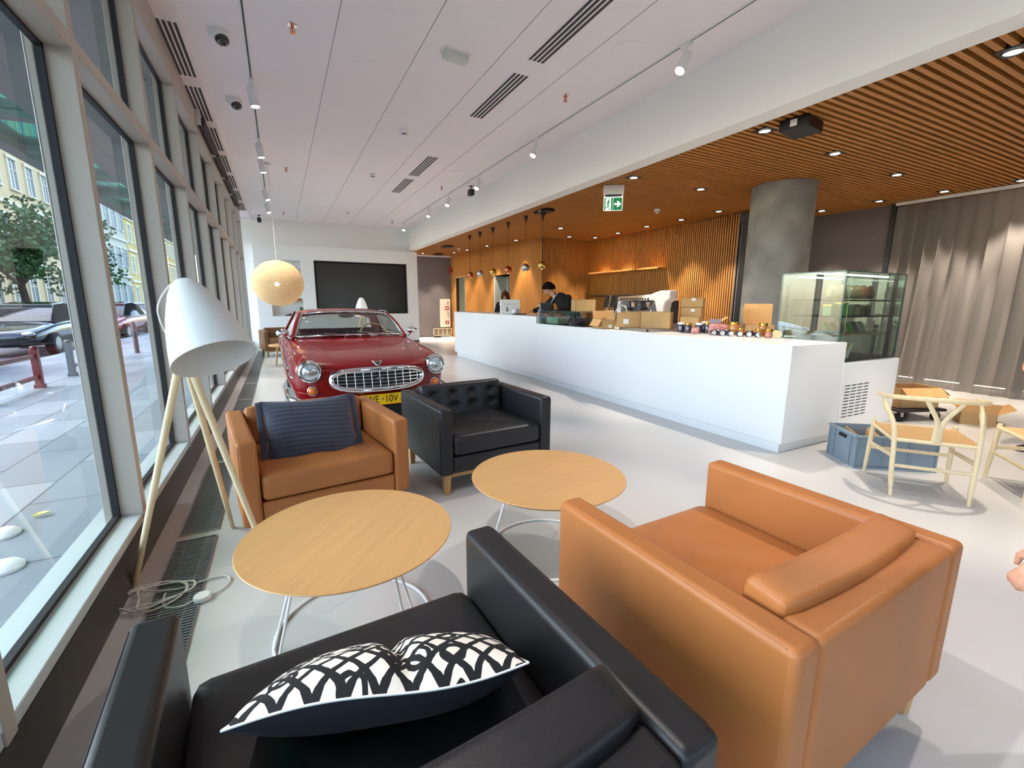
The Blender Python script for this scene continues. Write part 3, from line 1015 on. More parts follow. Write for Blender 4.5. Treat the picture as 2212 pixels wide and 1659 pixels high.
# ---- round tables on white wire bases
def wire_table(label, loc, r=0.425, h=0.44, rz=0.0):
    t = thing('coffee_table', label, 'coffee table', loc, rz, 'round oak coffee tables on wire bases')
    MB().lathe([(0.001, h - 0.019), (r - 0.02, h - 0.019), (r - 0.003, h - 0.006), (r, h - 0.003), (r - 0.002, h), (0.001, h)], 96).build('tabletop', 'oak', t)
    rb = 0.315
    MB().tube([(rb * math.cos(a), rb * math.sin(a), 0.007) for a in (2 * PI * k / 64 for k in range(64))], 0.007, 8, closed=True).build('base_ring', 'white_matte', t)
    for k in range(3):
        for d in (-0.13, 0.13):
            a = 2 * PI * k / 3 + d + 0.35
            a2 = 2 * PI * k / 3 + 0.35 + d * 0.2
            MB().tube([(rb * math.cos(a), rb * math.sin(a), 0.008), (0.2 * math.cos(a2), 0.2 * math.sin(a2), h - 0.02)], 0.0055, 8).build('wire_leg', 'white_matte', t)
    MB().tube([(0.2 * math.cos(a), 0.2 * math.sin(a), h - 0.025) for a in (2 * PI * k / 40 for k in range(40))], 0.005, 8, closed=True).build('top_ring', 'white_matte', t)
    return t
wire_table('round oak coffee table on the left, beside the floor lamp', (0.187, 1.83, 0), 0.417, rz=R(50))
wire_table('round oak coffee table on the right, in front of the tufted armchair', (1.25, 1.985, 0), 0.422, rz=R(10))
t = thing('side_table', 'small round wooden table in front of the brown armchair', 'side table', (0.06, 10.9, 0))
MB().lathe([(0.001, 0.42), (0.34, 0.42), (0.345, 0.435), (0.34, 0.45), (0.001, 0.45)], 48).build('tabletop', 'oak', t)
for k in range(3):
    a = 2 * PI * k / 3 + 3.6
    MB().tube([(0.25 * math.cos(a), 0.25 * math.sin(a), 0), (0.19 * math.cos(a), 0.19 * math.sin(a), 0.425)], [0.016, 0.024], 12).build('leg', 'oak_leg', t)

# ---- tripod floor lamps
def floor_lamp(label, loc, hub, feet, tip, mouth, axis, lit=False, cable=True, rm=0.168):
    t = thing('floor_lamp', label, 'floor lamp', loc)
    L = Vector(loc)
    hub, tip, mouth = Vector(hub), Vector(tip), Vector(mouth)
    for f in feet:
        f = Vector(f)
        top = hub + (f - hub) * 0.02
        MB().tube([f, f + (top - f) * 0.5, top], [0.0125, 0.0155, 0.0165], 14).build('leg', 'ash', t)
    MB().ell(hub, (0.03, 0.03, 0.035)).tube([hub, hub + (mouth - hub) * 0.3 + Vector((0, 0, 0.03))], 0.012).build('hub', 'white_matte', t)
    ax = Vector(axis).normalized()
    u = ax.orthogonal().normalized()
    w = ax.cross(u)
    H = (mouth - tip).dot(ax)
    prof = [(0.02, 0.0), (0.042, 0.008), (0.056, 0.024), (0.079, 0.07), (0.101, 0.13), (0.123, 0.2), (0.141, 0.27), (0.154, 0.335), (0.162, 0.385), (rm, 0.42)]
    k = H / 0.42
    n = 48
    outer = [[tip + ax * z * k + (u * math.cos(a) + w * math.sin(a)) * r_ for a in (2 * PI * i / n for i in range(n))] for r_, z in prof]
    inner = [[tip + ax * (z * k + (0.004 if z == 0 else 0)) + (u * math.cos(a) + w * math.sin(a)) * max(0.004, r_ - 0.004) for a in (2 * PI * i / n for i in range(n))] for r_, z in reversed(prof)]
    sh = MB().ring_loft(outer + inner, cap=True).build('lamp_shade', 'white_matte', t, smooth=50)
    MB().tube([tip + ax * 0.03, tip + ax * 0.2], [0.02, 0.02], 14).build('socket', 'white_plastic', t)
    bc = tip + ax * (H * 0.66)
    M_b = 'lens' if lit else 'bulb'
    MB().ell(bc, (0.045, 0.045, 0.045)).build('bulb', M_b, t)
    if cable:
        mid = (tip + hub) / 2
        side = Vector((-0.085, -0.02, 0.03))
        MB().tube(catmull([tip + Vector((-0.01, 0, -0.01)), tip + Vector((-0.05, -0.01, -0.02)), mid + side, hub + Vector((-0.05, -0.01, 0.06)), hub + Vector((-0.01, 0, 0.01))], 8), 0.0032, 8).build('shade_cable', 'white_cord', t)
    return t
M['bulb'] = mat('frosted bulb', (214, 210, 200), 0.35)
lamp = floor_lamp('white tripod floor lamp standing by the window', (-0.42, 2.55, 0), (0.0, 0.0, 1.165), [(-0.322, 0.05, 0), (0.262, -0.025, 0), (0.055, 0.50, 0)],
                  (0.035, -0.01, 1.465), (0.155, -0.19, 1.12), (0.28, -0.47, -0.84))
# the power cable lies coiled on the floor grille beside the window foot
random.seed(11)
path = [(-0.33, -0.02, 0.014)]
for k in range(32):
    a = k * 0.62 + 2.2
    sx = 0.13 + 0.055 * math.sin(k * 0.37)
    path.append((-0.205 + sx * math.cos(a) + 0.015 * math.sin(k * 1.7), -0.10 + (0.10 + 0.035 * math.cos(k * 0.5)) * math.sin(a), 0.012 + 0.002 * (k % 8)))
path += [(-0.12, -0.10, 0.014), (0.01, -0.06, 0.009), (0.075, -0.075, 0.008), (0.09, -0.13, 0.008), (0.06, -0.19, 0.008), (0.02, -0.215, 0.012)]
cab = MB().tube(catmull(path, 6), 0.0044, 8).build('power_cable', 'white_cord', lamp)
path2 = [(-0.04, -0.235, 0.012), (-0.09, -0.25, 0.008), (-0.15, -0.225, 0.008), (-0.17, -0.16, 0.009), (-0.17, -0.11, 0.012)]
MB().tube(catmull(path2, 6), 0.0044, 8).build('power_cable', 'white_cord', lamp)
MB().lathe([(0.001, 0.0), (0.035, 0.0), (0.037, 0.004), (0.036, 0.018), (0.032, 0.023), (0.001, 0.024)], 32, (-0.01, -0.225, 0.003)).build('foot_switch', 'white_plastic', cab)
floor_lamp('white tripod lamp lit behind the red car', (1.72, 11.2, 0), (0, 0, 1.08), [(-0.26, -0.1, 0), (0.26, -0.12, 0), (0.0, 0.3, 0)], (0.02, 0.03, 1.46), (0.0, -0.1, 1.06), (-0.05, -0.3, -0.92), lit=True, cable=False)

# ---- paper globe pendant behind the car
t = thing('globe_pendant', 'large cream woven globe lamp hanging above the car', 'pendant lamp', (0.01, 9.4, 1.70))
gm = mat('cream woven yarn', (216, 184, 136), 0.9, emit=(255, 214, 150), es=0.12, var=0.12, vscale=28, bump=0.6, bscale=60)
MB().ell((0, 0, 0), (0.43, 0.43, 0.41), 56, 36).build('shade', gm, t, smooth=180)
MB().cyl((0, 0, 0.40), (0, 0, HC - 1.70), 0.004, None, 8).build('cord', 'white_cord', t)
MB().lathe([(0.05, 0.0), (0.05, 0.02), (0.01, 0.03)], 20, (0, 0, HC - 1.70 - 0.03)).build('ceiling_cup', 'white_plastic', t)
MB().ell((-0.02, -0.425, -0.03), (0.035, 0.012, 0.03), 16, 10).build('bulb', 'lens', t)

# ---- screen, fire cabinet, heater grille
t = thing('wall_screen', 'large black screen set into the end wall', 'screen', (2.44, 15.30, 0.99))
MB().box(-1.36, 1.36, -0.03, 0.02, 0.03, 1.56).build('display', 'screen', t, bevel=0.006)
MB().box(-1.375, 1.375, -0.02, 0.03, 0.015, 1.575).build('bezel', 'black_plastic', t, bevel=0.004)

t = thing('fire_cabinet', 'tall white fire hose cabinet with two red signs on the far grey wall', 'fire cabinet', (5.76, 16.93, 0.40))
MB().box(-0.2, 0.2, -0.04, 0.07, 0, 1.08).build('door', mat('cream enamel', (226, 214, 192), 0.5), t, bevel=0.008)
for z in (0.10, 0.66):
    s = MB().box(-0.005, 0.13, -0.046, -0.04, z, z + 0.14).build('sign', 'red_sign', t)
    if z < 0.3:
        MB().box(0.05, 0.08, -0.049, -0.046, z + 0.02, z + 0.10).box(0.057, 0.073, -0.049, -0.046, z + 0.1, z + 0.12).build('symbol', 'paper', s)
    else:
        MB().prism([(0.03, z + 0.03), (0.03, z + 0.11), (0.07, z + 0.11), (0.1, z + 0.075), (0.07, z + 0.03)], -0.049, -0.046).build('symbol', 'paper', s)
MB().box(0.09, 0.11, -0.05, -0.04, 0.42, 0.56).build('handle', 'steel', t)
for z in (0.9, 0.96):
    MB().cyl((0.1, -0.046, z), (0.1, -0.04, z), 0.02).build('lock', 'dark_steel', t)

t = thing('heater_grille', 'cream heater grille low on the far grey wall', 'grille', (5.64, 16.93, 0.06))
fm = mat('cream grille frame', (222, 208, 182), 0.5)
mb = MB().box(-0.37, 0.37, -0.03, 0.05, 0, 0.02).box(-0.37, 0.37, -0.03, 0.05, 0.28, 0.30)
for k in range(5):
    x = -0.37 + k * 0.181
    mb.box(x, x + 0.016, -0.03, 0.05, 0, 0.30)
mb.build('frame', fm, t)
mb = MB()
for k in range(20):
    mb.box(-0.355, 0.355, -0.01, 0.0, 0.022 + k * 0.0132, 0.03 + k * 0.0132)
mb.box(-0.36, 0.36, 0.02, 0.05, 0.01, 0.29)
mb.build('mesh', mat('grille mesh', (150, 134, 114), 0.6), t)

# niche things
t = thing('camera', 'black camera on the upper niche shelf of the end wall', 'camera', (0.50, 15.30, 2.17))
MB().box(-0.1, 0.1, -0.05, 0.05, 0, 0.12).build('body', 'black_plastic', t, bevel=0.01)
MB().cyl((0, -0.05, 0.06), (0, -0.12, 0.06), 0.05).build('lens', 'dark_steel', t)
MB().box(-0.05, 0.05, -0.03, 0.03, 0.12, 0.22).build('flash', 'steel', t, bevel=0.01)
tag(MB().box(0.22, 0.62, 15.27, 15.43, 1.411, 1.45).build('book', mat('rust book cover', (120, 60, 30), 0.6), bevel=0.004), 'rust-brown book lying on the lowest niche shelf', 'book')
tag(MB().box(0.14, 0.60, 15.26, 15.43, 0.931, 0.965).build('book', mat('grey book cover', (90, 84, 76), 0.6), bevel=0.004), 'grey book lying at the bottom of the niche', 'book')
tag(MB().box(0.22, 0.6, 15.27, 15.42, 0.966, 0.995).build('book', mat('black book cover', (50, 46, 44), 0.6), bevel=0.004), 'dark thin book on top of the grey book in the niche', 'book')
tag(MB().box(0.56, 0.6, 15.27, 15.42, 0.996, 1.2).build('book', 'black_plastic', bevel=0.004), 'black book standing on edge in the niche', 'book')

# ---- floor convector grilles along the windows
k = 0
src = None
n_names = ['nearest the camera', 'beside the near black armchair', 'under the coiled lamp cable', 'beside the tan armchair', 'beside the front of the car', 'beside the car door', 'beside the rear of the car', 'behind the car', 'beside the small round table', 'beside the brown armchair', 'against the end wall']
for y0 in [-1.13 + 1.4 * i for i in range(11)]:
    lab = 'dark floor grille along the windows, ' + n_names[k]
    k += 1
    if src is None:
        src = thing('floor_grille', lab, 'floor grille', (-0.538, y0, 0.0), 0, 'floor grilles along the windows')
        MB().box(-0.098, 0.098, 0.0, 1.31, 0.0005, 0.0015).build('trench', 'black_plastic', src, smooth=0)
        mb = MB()
        for i in range(66):
            yy = 0.008 + i * 0.0197
            mb.box(-0.094, 0.094, yy, yy + 0.0095, 0.002, 0.007)
        mb.box(-0.05, -0.044, 0.004, 1.306, 0.001, 0.005).box(0.044, 0.05, 0.004, 1.306, 0.001, 0.005)
        mb.build('bars', mat('grey anodised bars', (152, 154, 154), 0.4, metal=0.5), src, smooth=0)
        MB().box(-0.1, -0.094, 0, 1.31, 0.0005, 0.008).box(0.094, 0.1, 0, 1.31, 0.0005, 0.008).box(-0.1, 0.1, -0.006, 0, 0.0005, 0.008).box(-0.1, 0.1, 1.31, 1.316, 0.0005, 0.008).build('rim', 'steel', src, smooth=0)
    else:
        dup(src, (-0.538, y0, 0.0), 0, lab)
# ================================================================== THE BAR
ct = thing('counter', 'long white bar counter with a raised far half', 'counter', (4.4, 6.7, 0))
def cb(name, m, *boxes, bevel=0.004, parent=None):
    mb = MB()
    for b_ in boxes:
        mb.box(b_[0] - 4.4, b_[1] - 4.4, b_[2] - 6.7, b_[3] - 6.7, b_[4], b_[5])
    return mb.build(name, m, parent or ct, bevel=bevel)
cb('low_section', 'white_gloss', (4.0, 4.88, 2.36, 6.85, 0.1, 1.01), (4.88, 5.25, 3.06, 6.85, 0.1, 1.01))
cb('high_section', 'white_gloss', (4.0, 4.7, 6.852, 11.05, 0.1, 1.13))
es = cb('end_section', 'white_gloss', (4.882, 5.97, 2.36, 3.05, 0.1, 0.80))
cb('kick_plinth', 'white_gloss', (4.05, 4.85, 2.41, 11.0, 0, 0.1), (4.85, 5.92, 2.41, 3.0, 0, 0.1), bevel=0)
slots = []
for c in range(4):
    for r_ in range(11):
        x = 4.955 + c * 0.117
        z = 0.245 + r_ * 0.032
        slots.append((x, x + 0.092, 2.3585, 2.37, z, z + 0.009))
cb('vent_slots', 'ink', *slots, bevel=0)

# ---- tall glass display case at the counter end
dc = thing('display_case', 'tall glass display case at the near end of the counter', 'display case', (5.4, 2.72, 0.80))
def db(name, m, *boxes, bevel=0.0, parent=None):
    mb = MB()
    for b_ in boxes:
        mb.box(b_[0] - 5.4, b_[1] - 5.4, b_[2] - 2.72, b_[3] - 2.72, b_[4] - 0.80, b_[5] - 0.80)
    return mb.build(name, m, parent or dc, bevel=bevel, smooth=0)
xa, xb, ya, yb2, zt2 = 4.79, 5.95, 2.40, 3.02, 1.68
db('front_pane', 'glass_case', (xa, xa + 0.008, ya, yb2, 1.012, zt2))
db('end_pane', 'glass_case', (xa + 0.009, 4.886, ya, ya + 0.008, 1.012, zt2), (4.89, xb, ya, ya + 0.008, 0.802, zt2))
db('far_pane', 'glass_case', (xb - 0.008, xb, ya + 0.01, yb2, 0.802, zt2))
db('top_pane', 'glass_case', (xa, xb, ya, yb2, zt2, zt2 + 0.008))
db('pane_edges', 'glass_edge', (xa - 0.002, xa + 0.012, ya - 0.002, ya + 0.012, 1.012, zt2 + 0.009), (xa - 0.002, xa + 0.01, ya, yb2, zt2 - 0.004, zt2 + 0.011), (xa, xb, ya - 0.002, ya + 0.01, zt2 - 0.004, zt2 + 0.011), (xb - 0.012, xb + 0.002, ya - 0.002, ya + 0.012, 0.802, zt2 + 0.009), (xa - 0.002, xa + 0.012, yb2 - 0.012, yb2, 1.012, zt2 + 0.009))
db('rear_frame', 'black_metal', (4.885, 4.91, yb2 - 0.02, yb2, 0.802, zt2), (5.90, xb, yb2 - 0.02, yb2, 0.802, zt2), (4.89, xb, yb2 - 0.03, yb2, 0.802, 0.83), (4.89, xb, ya + 0.012, yb2, 0.802, 0.815), (5.80, 5.83, ya + 0.02, ya + 0.05, 0.815, zt2))
for z in (1.075, 1.255, 1.42):
    db('shelf', 'black_metal' if z > 1.1 else 'oak', (4.92, 5.83, ya + 0.06, yb2 - 0.06, z - 0.014, z))
db('light_strip', 'strip_case', (4.95, 5.75, yb2 - 0.10, yb2 - 0.07, zt2 - 0.03, zt2 - 0.015))
db('light_strip', 'strip_case', (4.95, 5.75, ya + 0.08, ya + 0.10, zt2 - 0.03, zt2 - 0.015))
random.seed(3)
def case_item(name, label, cat, mb, m, group, **kw):
    return tag(mb.build(name, m, **kw), label, cat, group)
ords = ['first', 'second', 'third', 'fourth', 'fifth', 'sixth', 'seventh']
bagc = [(206, 180, 140), (160, 128, 92), (206, 190, 160), (190, 160, 120), (176, 110, 70), (120, 70, 50)]
for i in range(6):
    x = 5.0 + i * 0.145
    mb = MB(); mb.X = Matrix.Translation((x, 2.62, 1.421 + 0.079)) @ Matrix.Rotation(R(random.uniform(-12, 12)), 4, 'Z')
    mb.pad(0, 0, 0, 0.12, 0.07, 0.14, 0.03, 8, lambda X_, Y_, Z_: (0, -Y_ * 0.02 * (Z_ > 0.3) * Z_, random.uniform(-0.003, 0.003)))
    case_item('snack_bag', ords[i] + ' snack bag from the left on the top shelf of the display case', 'bag', mb, mat('snack bag foil', bagc[i], 0.3, var=0.3, vscale=30, coat=0.4), 'snack bags on the top case shelf', smooth=180)
for i in range(7):
    x = 4.99 + i * 0.115
    c = [(190, 196, 160), (176, 182, 150), (150, 210, 90), (186, 176, 140), (176, 160, 120), (120, 80, 60), (60, 70, 84)][i]
    mb = MB().box(x - 0.042, x + 0.042, 2.58, 2.66, 1.256, 1.256 + (0.13 if i == 2 else 0.11))
    b_ = case_item('gift_box', ords[i] + ' small packaged box from the left on the middle shelf of the display case', 'box', mb, mat('packaged box', c, 0.4, var=0.12, vscale=25), 'small boxes on the middle case shelf', bevel=0.004)
    o_ = b_.location
    MB().box(-0.043, 0.043, -0.041, 0.041, 0.1 if i != 2 else 0.12, 0.115 if i != 2 else 0.135).build('lid', 'white_plastic' if i % 2 else 'gold', b_)
for i in range(6):
    x = 5.02 + i * 0.13
    c = [(110, 160, 60), (120, 76, 44), (200, 120, 116), (140, 180, 90), (120, 116, 112), (196, 184, 160)][i]
    mb = MB(); mb.X = Matrix.Translation((x, 2.60, 1.084)) @ Matrix.Rotation(R(-8), 4, 'Z') @ Matrix.Rotation(R(-30), 4, 'X')
    mb.box(-0.042, 0.042, 0, 0.012, 0, 0.12)
    case_item('chocolate_bar', ords[i] + ' wrapped chocolate bar from the left on the wooden shelf of the display case', 'chocolate bar', mb, mat('chocolate wrapper', c, 0.4, var=0.25, vscale=22), 'chocolate bars on the wooden case shelf', bevel=0.003)
t = thing('gift_bag', 'white paper bag with brown handle at the bottom of the display case', 'bag', (5.12, 2.56, 0.819), R(-10))
t.scale = (0.92, 0.92, 0.92)
MB().hexa([(-0.11, -0.05, 0), (0.11, -0.05, 0), (0.11, 0.05, 0), (-0.11, 0.05, 0), (-0.15, -0.06, 0.17), (0.15, -0.06, 0.17), (0.15, 0.06, 0.17), (-0.15, 0.06, 0.17)]).build('bag_body', 'paper', t, bevel=0.003)
MB().hexa([(-0.02, -0.064, 0.0), (0.03, -0.064, 0.0), (0.10, -0.072, 0.165), (0.06, -0.072, 0.165), (-0.02, -0.052, 0.0), (0.03, -0.052, 0.0), (0.10, -0.062, 0.165), (0.06, -0.062, 0.165)]).build('brown_ribbon', 'card', t)
MB().tube(catmull([(-0.08, 0, 0.165), (-0.06, 0, 0.24), (0.06, 0, 0.245), (0.09, 0, 0.165)], 6), 0.004, 8).build('bag_handle', 'card', t)

# ---- low glass guard at the step of the counter
gc = thing('counter_guard', 'low glass display guard where the counter steps down', 'glass case', (4.3, 6.16, 1.011))
def gb(name, m, *boxes, bevel=0.0):
    mb = MB()
    for b_ in boxes:
        mb.box(*b_)
    return mb.build(name, m, gc, bevel=bevel, smooth=0)
gb('front_pane', 'glass_case', (-0.25, -0.243, -0.66, 0.66, 0, 0.215))
gb('top_pane', 'glass_edge', (-0.25, 0.24, -0.66, 0.66, 0.216, 0.224))
gb('end_pane', 'glass_case', (-0.242, 0.24, 0.652, 0.66, 0, 0.215), (-0.242, 0.24, -0.66, -0.652, 0, 0.215))
gb('corner_posts', 'dark_steel', (0.22, 0.24, -0.65, -0.63, 0, 0.215), (0.22, 0.24, 0.63, 0.65, 0, 0.215))
gb('base_plate', 'black_metal', (-0.24, 0.24, -0.65, 0.65, 0, 0.008))
tag(MB().box(4.12, 4.3, 6.35, 6.7, 1.02, 1.13).build('cake_stand_box', mat('pale green card', (170, 200, 176), 0.6), bevel=0.004), 'pale green card box inside the low glass guard', 'box')
tag(MB().pad(4.3, 6.0, 1.07, 0.2, 0.34, 0.08, 0.03, 8).build('pouch', mat('dark red pouch', (74, 22, 24), 0.6), smooth=180), 'dark red pouch inside the low glass guard', 'pouch')
tag(MB().lathe([(0.001, 0), (0.06, 0), (0.075, 0.08), (0.07, 0.1), (0.001, 0.1)], 24, (4.32, 5.66, 1.02)).build('bowl', 'black_plastic'), 'black bowl inside the low glass guard', 'bowl')

# ---- cardboard boxes -------------------------------------------------
def carton(label, loc, rz, size, flaps=(), tilt=0.0, stickers=(), roll=0.0):
    """open or shut carton; flaps: (side, angle) with side 0..3 = -y,+x,+y,-x ; stickers: (side,x,z,w,h)"""
    w, d, h = size
    t = thing('cardboard_box', label, 'cardboard box', loc, rz, 'cardboard boxes on the counter')
    t.rotation_euler = (R(roll), R(tilt), rz)
    th = 0.005
    mb = MB().box(-w / 2, w / 2, -d / 2, d / 2, 0, th).box(-w / 2, w / 2, -d / 2, -d / 2 + th, 0, h).box(-w / 2, w / 2, d / 2 - th, d / 2, 0, h).box(-w / 2, -w / 2 + th, -d / 2, d / 2, 0, h).box(w / 2 - th, w / 2, -d / 2, d / 2, 0, h)
    mb.build('box_body', 'card', t, smooth=0)
    if not flaps:
        MB().box(-w / 2, w / 2, -d / 2, d / 2, h - th, h).build('lid', 'card', t, smooth=0)
    for side, ang, ln in flaps:
        mb = MB()
        if side in (0, 2):
            s = -1 if side == 0 else 1
            mb.X = Matrix.Translation((0, s * d / 2, h)) @ Matrix.Rotation(R(-s * ang), 4, 'X')
            mb.box(-w / 2, w / 2, -th if s > 0 else 0, 0 if s > 0 else th, 0, ln)
        else:
            s = 1 if side == 1 else -1
            mb.X = Matrix.Translation((s * w / 2, 0, h)) @ Matrix.Rotation(R(s * ang), 4, 'Y')
            mb.box(-th if s > 0 else 0, 0 if s > 0 else th, -d / 2, d / 2, 0, ln)
        mb.build('flap', 'card_in', t, smooth=0)
    for side, x, z, sw, sh in stickers:
        mb = MB()
        if side == 0:
            mb.box(x - sw / 2, x + sw / 2, -d / 2 - 0.001, -d / 2, z - sh / 2, z + sh / 2)
        elif side == 3:
            mb.box(-w / 2 - 0.001, -w / 2, x - sw / 2, x + sw / 2, z - sh / 2, z + sh / 2)
        mb.build('paper_label', 'paper', t, smooth=0)
    return t
Z1 = 1.012
# flat metal tray under the boxes
t = thing('steel_tray', 'flat steel tray under the cardboard boxes on the counter', 'tray', (4.46, 4.66, Z1), R(-6))
MB().box(-0.27, 0.27, -0.40, 0.22, 0, 0.03).build('tray_body', 'steel', t, bevel=0.004)
MB().box(-0.28, -0.26, -0.41, -0.39, 0, 0.034).build('corner', 'black_plastic', t, bevel=0.003)
ZT = Z1 + 0.031
carton('shut cardboard box on top of the low glass guard', (4.40, 6.02, 1.237), R(-16), (0.34, 0.22, 0.19), tilt=0)
carton('small open cardboard box with a raised flap next to the glass guard', (4.24, 5.37, Z1), R(24), (0.16, 0.10, 0.10), ((3, -12, 0.12), (1, 55, 0.15)))
carton('open cardboard box hanging over the counter front with a white sticker', (4.11, 5.12, Z1 + 0.0), R(-12), (0.2, 0.28, 0.13), ((2, 15, 0.12), (3, 150, 0.11), (1, -8, 0.13)), stickers=((0, 0.03, 0.04, 0.05, 0.045),))
carton('tipped cardboard box with a white label in the middle of the counter', (4.31, 4.84, ZT), R(-40), (0.32, 0.18, 0.2), (), roll=0, stickers=((0, -0.03, 0.08, 0.07, 0.065),))
carton('large shut cardboard box standing on the steel tray', (4.47, 4.46, ZT), R(-56), (0.38, 0.2, 0.22), ())
carton('low cardboard box at the back behind the tipped box', (4.62, 5.06, Z1), R(-28), (0.3, 0.14, 0.24), ())
carton('wide cardboard box below the coffee machine end', (4.68, 4.09, Z1), R(-58), (0.22, 0.14, 0.19), ())
carton('tall cardboard box beside the coffee machine, lower of two', (4.90, 4.26, Z1), R(-62), (0.26, 0.14, 0.31), (), stickers=((0, 0.02, 0.27, 0.05, 0.035),))
carton('cardboard box beside the coffee machine, upper of two', (4.90, 4.26, Z1 + 0.312), R(-60), (0.28, 0.15, 0.12), (), stickers=((0, 0.02, 0.1, 0.05, 0.035),))
carton('open cardboard box with slanting lid behind the dark jars', (4.91, 3.80, Z1), R(-40), (0.20, 0.16, 0.1), ((3, -58, 0.18),))
carton('open cardboard box with tall upright flap left of the display case', (4.95, 3.34, Z1), R(-44), (0.3, 0.16, 0.12), ((2, 4, 0.24), (3, 10, 0.2)))

# ---- jars, tins and sweets
def jar(label, x, y, r, h, m, lid='gold', group='jars on the counter', z=Z1):
    t = thing('jar', label, 'jar', (x, y, z), 0, group)
    MB().lathe([(0.001, 0), (r * 0.94, 0), (r, 0.008), (r, h * 0.72), (r * 0.9, h * 0.8), (0.001, h * 0.8)], 24).build('jar_body', m, t)
    MB().lathe([(0.001, h * 0.8), (r * 0.95, h * 0.8), (r * 0.95, h * 0.985), (r * 0.88, h), (0.001, h)], 24).build('lid', lid, t)
    if m == 'jar_dark':
        MB().tube([(-r * 1.005 * math.cos(a), -r * 1.005 * math.sin(a), h * 0.42) for a in (0.25, 0.4, 0.55, 0.7, 0.85)], 0.018, 8, flat=1.0).build('paper_label', 'crate', t)
    return t
jar('dark jar at the left front of the jar group', 4.50, 4.07, 0.044, 0.125, 'jar_dark', 'white_plastic')
jar('dark jar second from the left in the jar group', 4.49, 3.95, 0.044, 0.125, 'jar_dark', 'gold')
jar('dark jar behind the two front dark jars', 4.585, 3.87, 0.042, 0.125, 'jar_dark', 'white_plastic')
jar('dark jar right of the dark jar group', 4.66, 3.80, 0.042, 0.135, 'jar_dark', 'gold')
jar('dark jar at the back of the dark jar group', 4.72, 3.89, 0.042, 0.14, 'jar_dark', 'white_plastic')
jar('dark tall jar with silver lid beside the pink bag', 4.66, 3.72, 0.04, 0.15, 'jar_dark', 'silver')
jar('large honey jar with brass lid behind the small tins', 4.73, 3.49, 0.062, 0.15, 'jar_honey')
jar('honey jar in front of the tall open box', 4.80, 3.18, 0.045, 0.15, 'jar_honey')
jar('small honey jar among the tins', 4.62, 3.32, 0.04, 0.09, 'jar_honey')
jar('small honey jar with cream lid', 4.70, 3.16, 0.036, 0.09, 'jar_honey')
jar('small honey jar beside the paper roll', 4.74, 3.07, 0.04, 0.092, 'jar_honey')
names = ['first', 'second', 'third', 'fourth', 'fifth', 'sixth', 'seventh', 'eighth']
for i in range(6):
    x, y = 4.45 + 0.035 * i, 3.55 - 0.085 * i
    t = thing('tin', names[i] + ' small dark tin from the left lying in the front row', 'tin', (x, y, Z1), R(-30), 'small dark tins on the counter')
    MB().cyl((0, -0.028, 0.03), (0, 0.03, 0.03), 0.03, None, 20).build('tin_body', 'jar_dark', t, bevel=0.003)
    MB().cyl((0, -0.036, 0.03), (0, -0.028, 0.03), 0.027, None, 20).build('lid', 'silver', t, bevel=0.002)
for i, (x, y) in enumerate(((4.49, 3.50), (4.55, 3.44), (4.68, 3.24))):
    t = thing('tin', ['left', 'middle', 'right'][i] + ' dark tin of the row behind the front tins', 'tin', (x + 0.03, y + 0.03, Z1), R(-30), 'small dark tins on the counter')
    MB().lathe([(0.001, 0), (0.036, 0), (0.036, 0.05), (0.001, 0.05)], 20).build('tin_body', 'jar_dark', t)
    MB().lathe([(0.001, 0.05), (0.034, 0.05), (0.034, 0.066), (0.001, 0.068)], 20).build('lid', 'silver', t)
def bag(label, x, y, w, h, m, rz=-0.5, header=None):
    t = thing('sweet_bag', label, 'bag', (x, y, Z1 + 0.005), rz, 'bags of sweets on the counter')
    MB().pad(0, 0, h * 0.42, w, 0.07, h * 0.84, 0.03, 9, lambda X_, Y_, Z_: (0.004 * math.sin(9 * Z_), -Y_ * 0.025 * max(0, Z_), 0)).build('bag_body', m, t, smooth=180)
    if header:
        MB().box(-w * 0.45, w * 0.45, -0.012, 0.012, h * 0.8, h * 1.1).build('header_card', header, t)
    return t
bag('small pink bag of sweets in front of the dark jars', 4.42, 3.78, 0.09, 0.09, 'pink_bag')
bag('large pink bag of sweets with a grey header card', 4.56, 3.62, 0.14, 0.16, 'pink_bag', header=mat('grey header card', (150, 140, 150), 0.5))
bag('pink bag of sweets behind the dark jars', 4.74, 3.64, 0.1, 0.14, 'pink_bag')
bag('small bag of sweets next to the paper roll', 4.63, 3.0, 0.06, 0.05, 'pink_bag')
t = thing('paper_roll', 'roll of brown tape lying on the counter near the display case', 'roll', (4.70, 2.95, Z1))
MB().lathe([(0.032, -0.03), (0.042, -0.03), (0.042, 0.03), (0.032, 0.03)], 28).build('roll_body', mat('cream tape roll', (236, 214, 160), 0.6), t)
MB().lathe([(0.001, -0.024), (0.0318, -0.024), (0.0318, 0.02), (0.001, 0.02)], 28).build('core', mat('orange core', (206, 120, 66), 0.6), t)
t.rotation_euler = (R(90), 0, R(-48)); t.location.z = Z1 + 0.0425

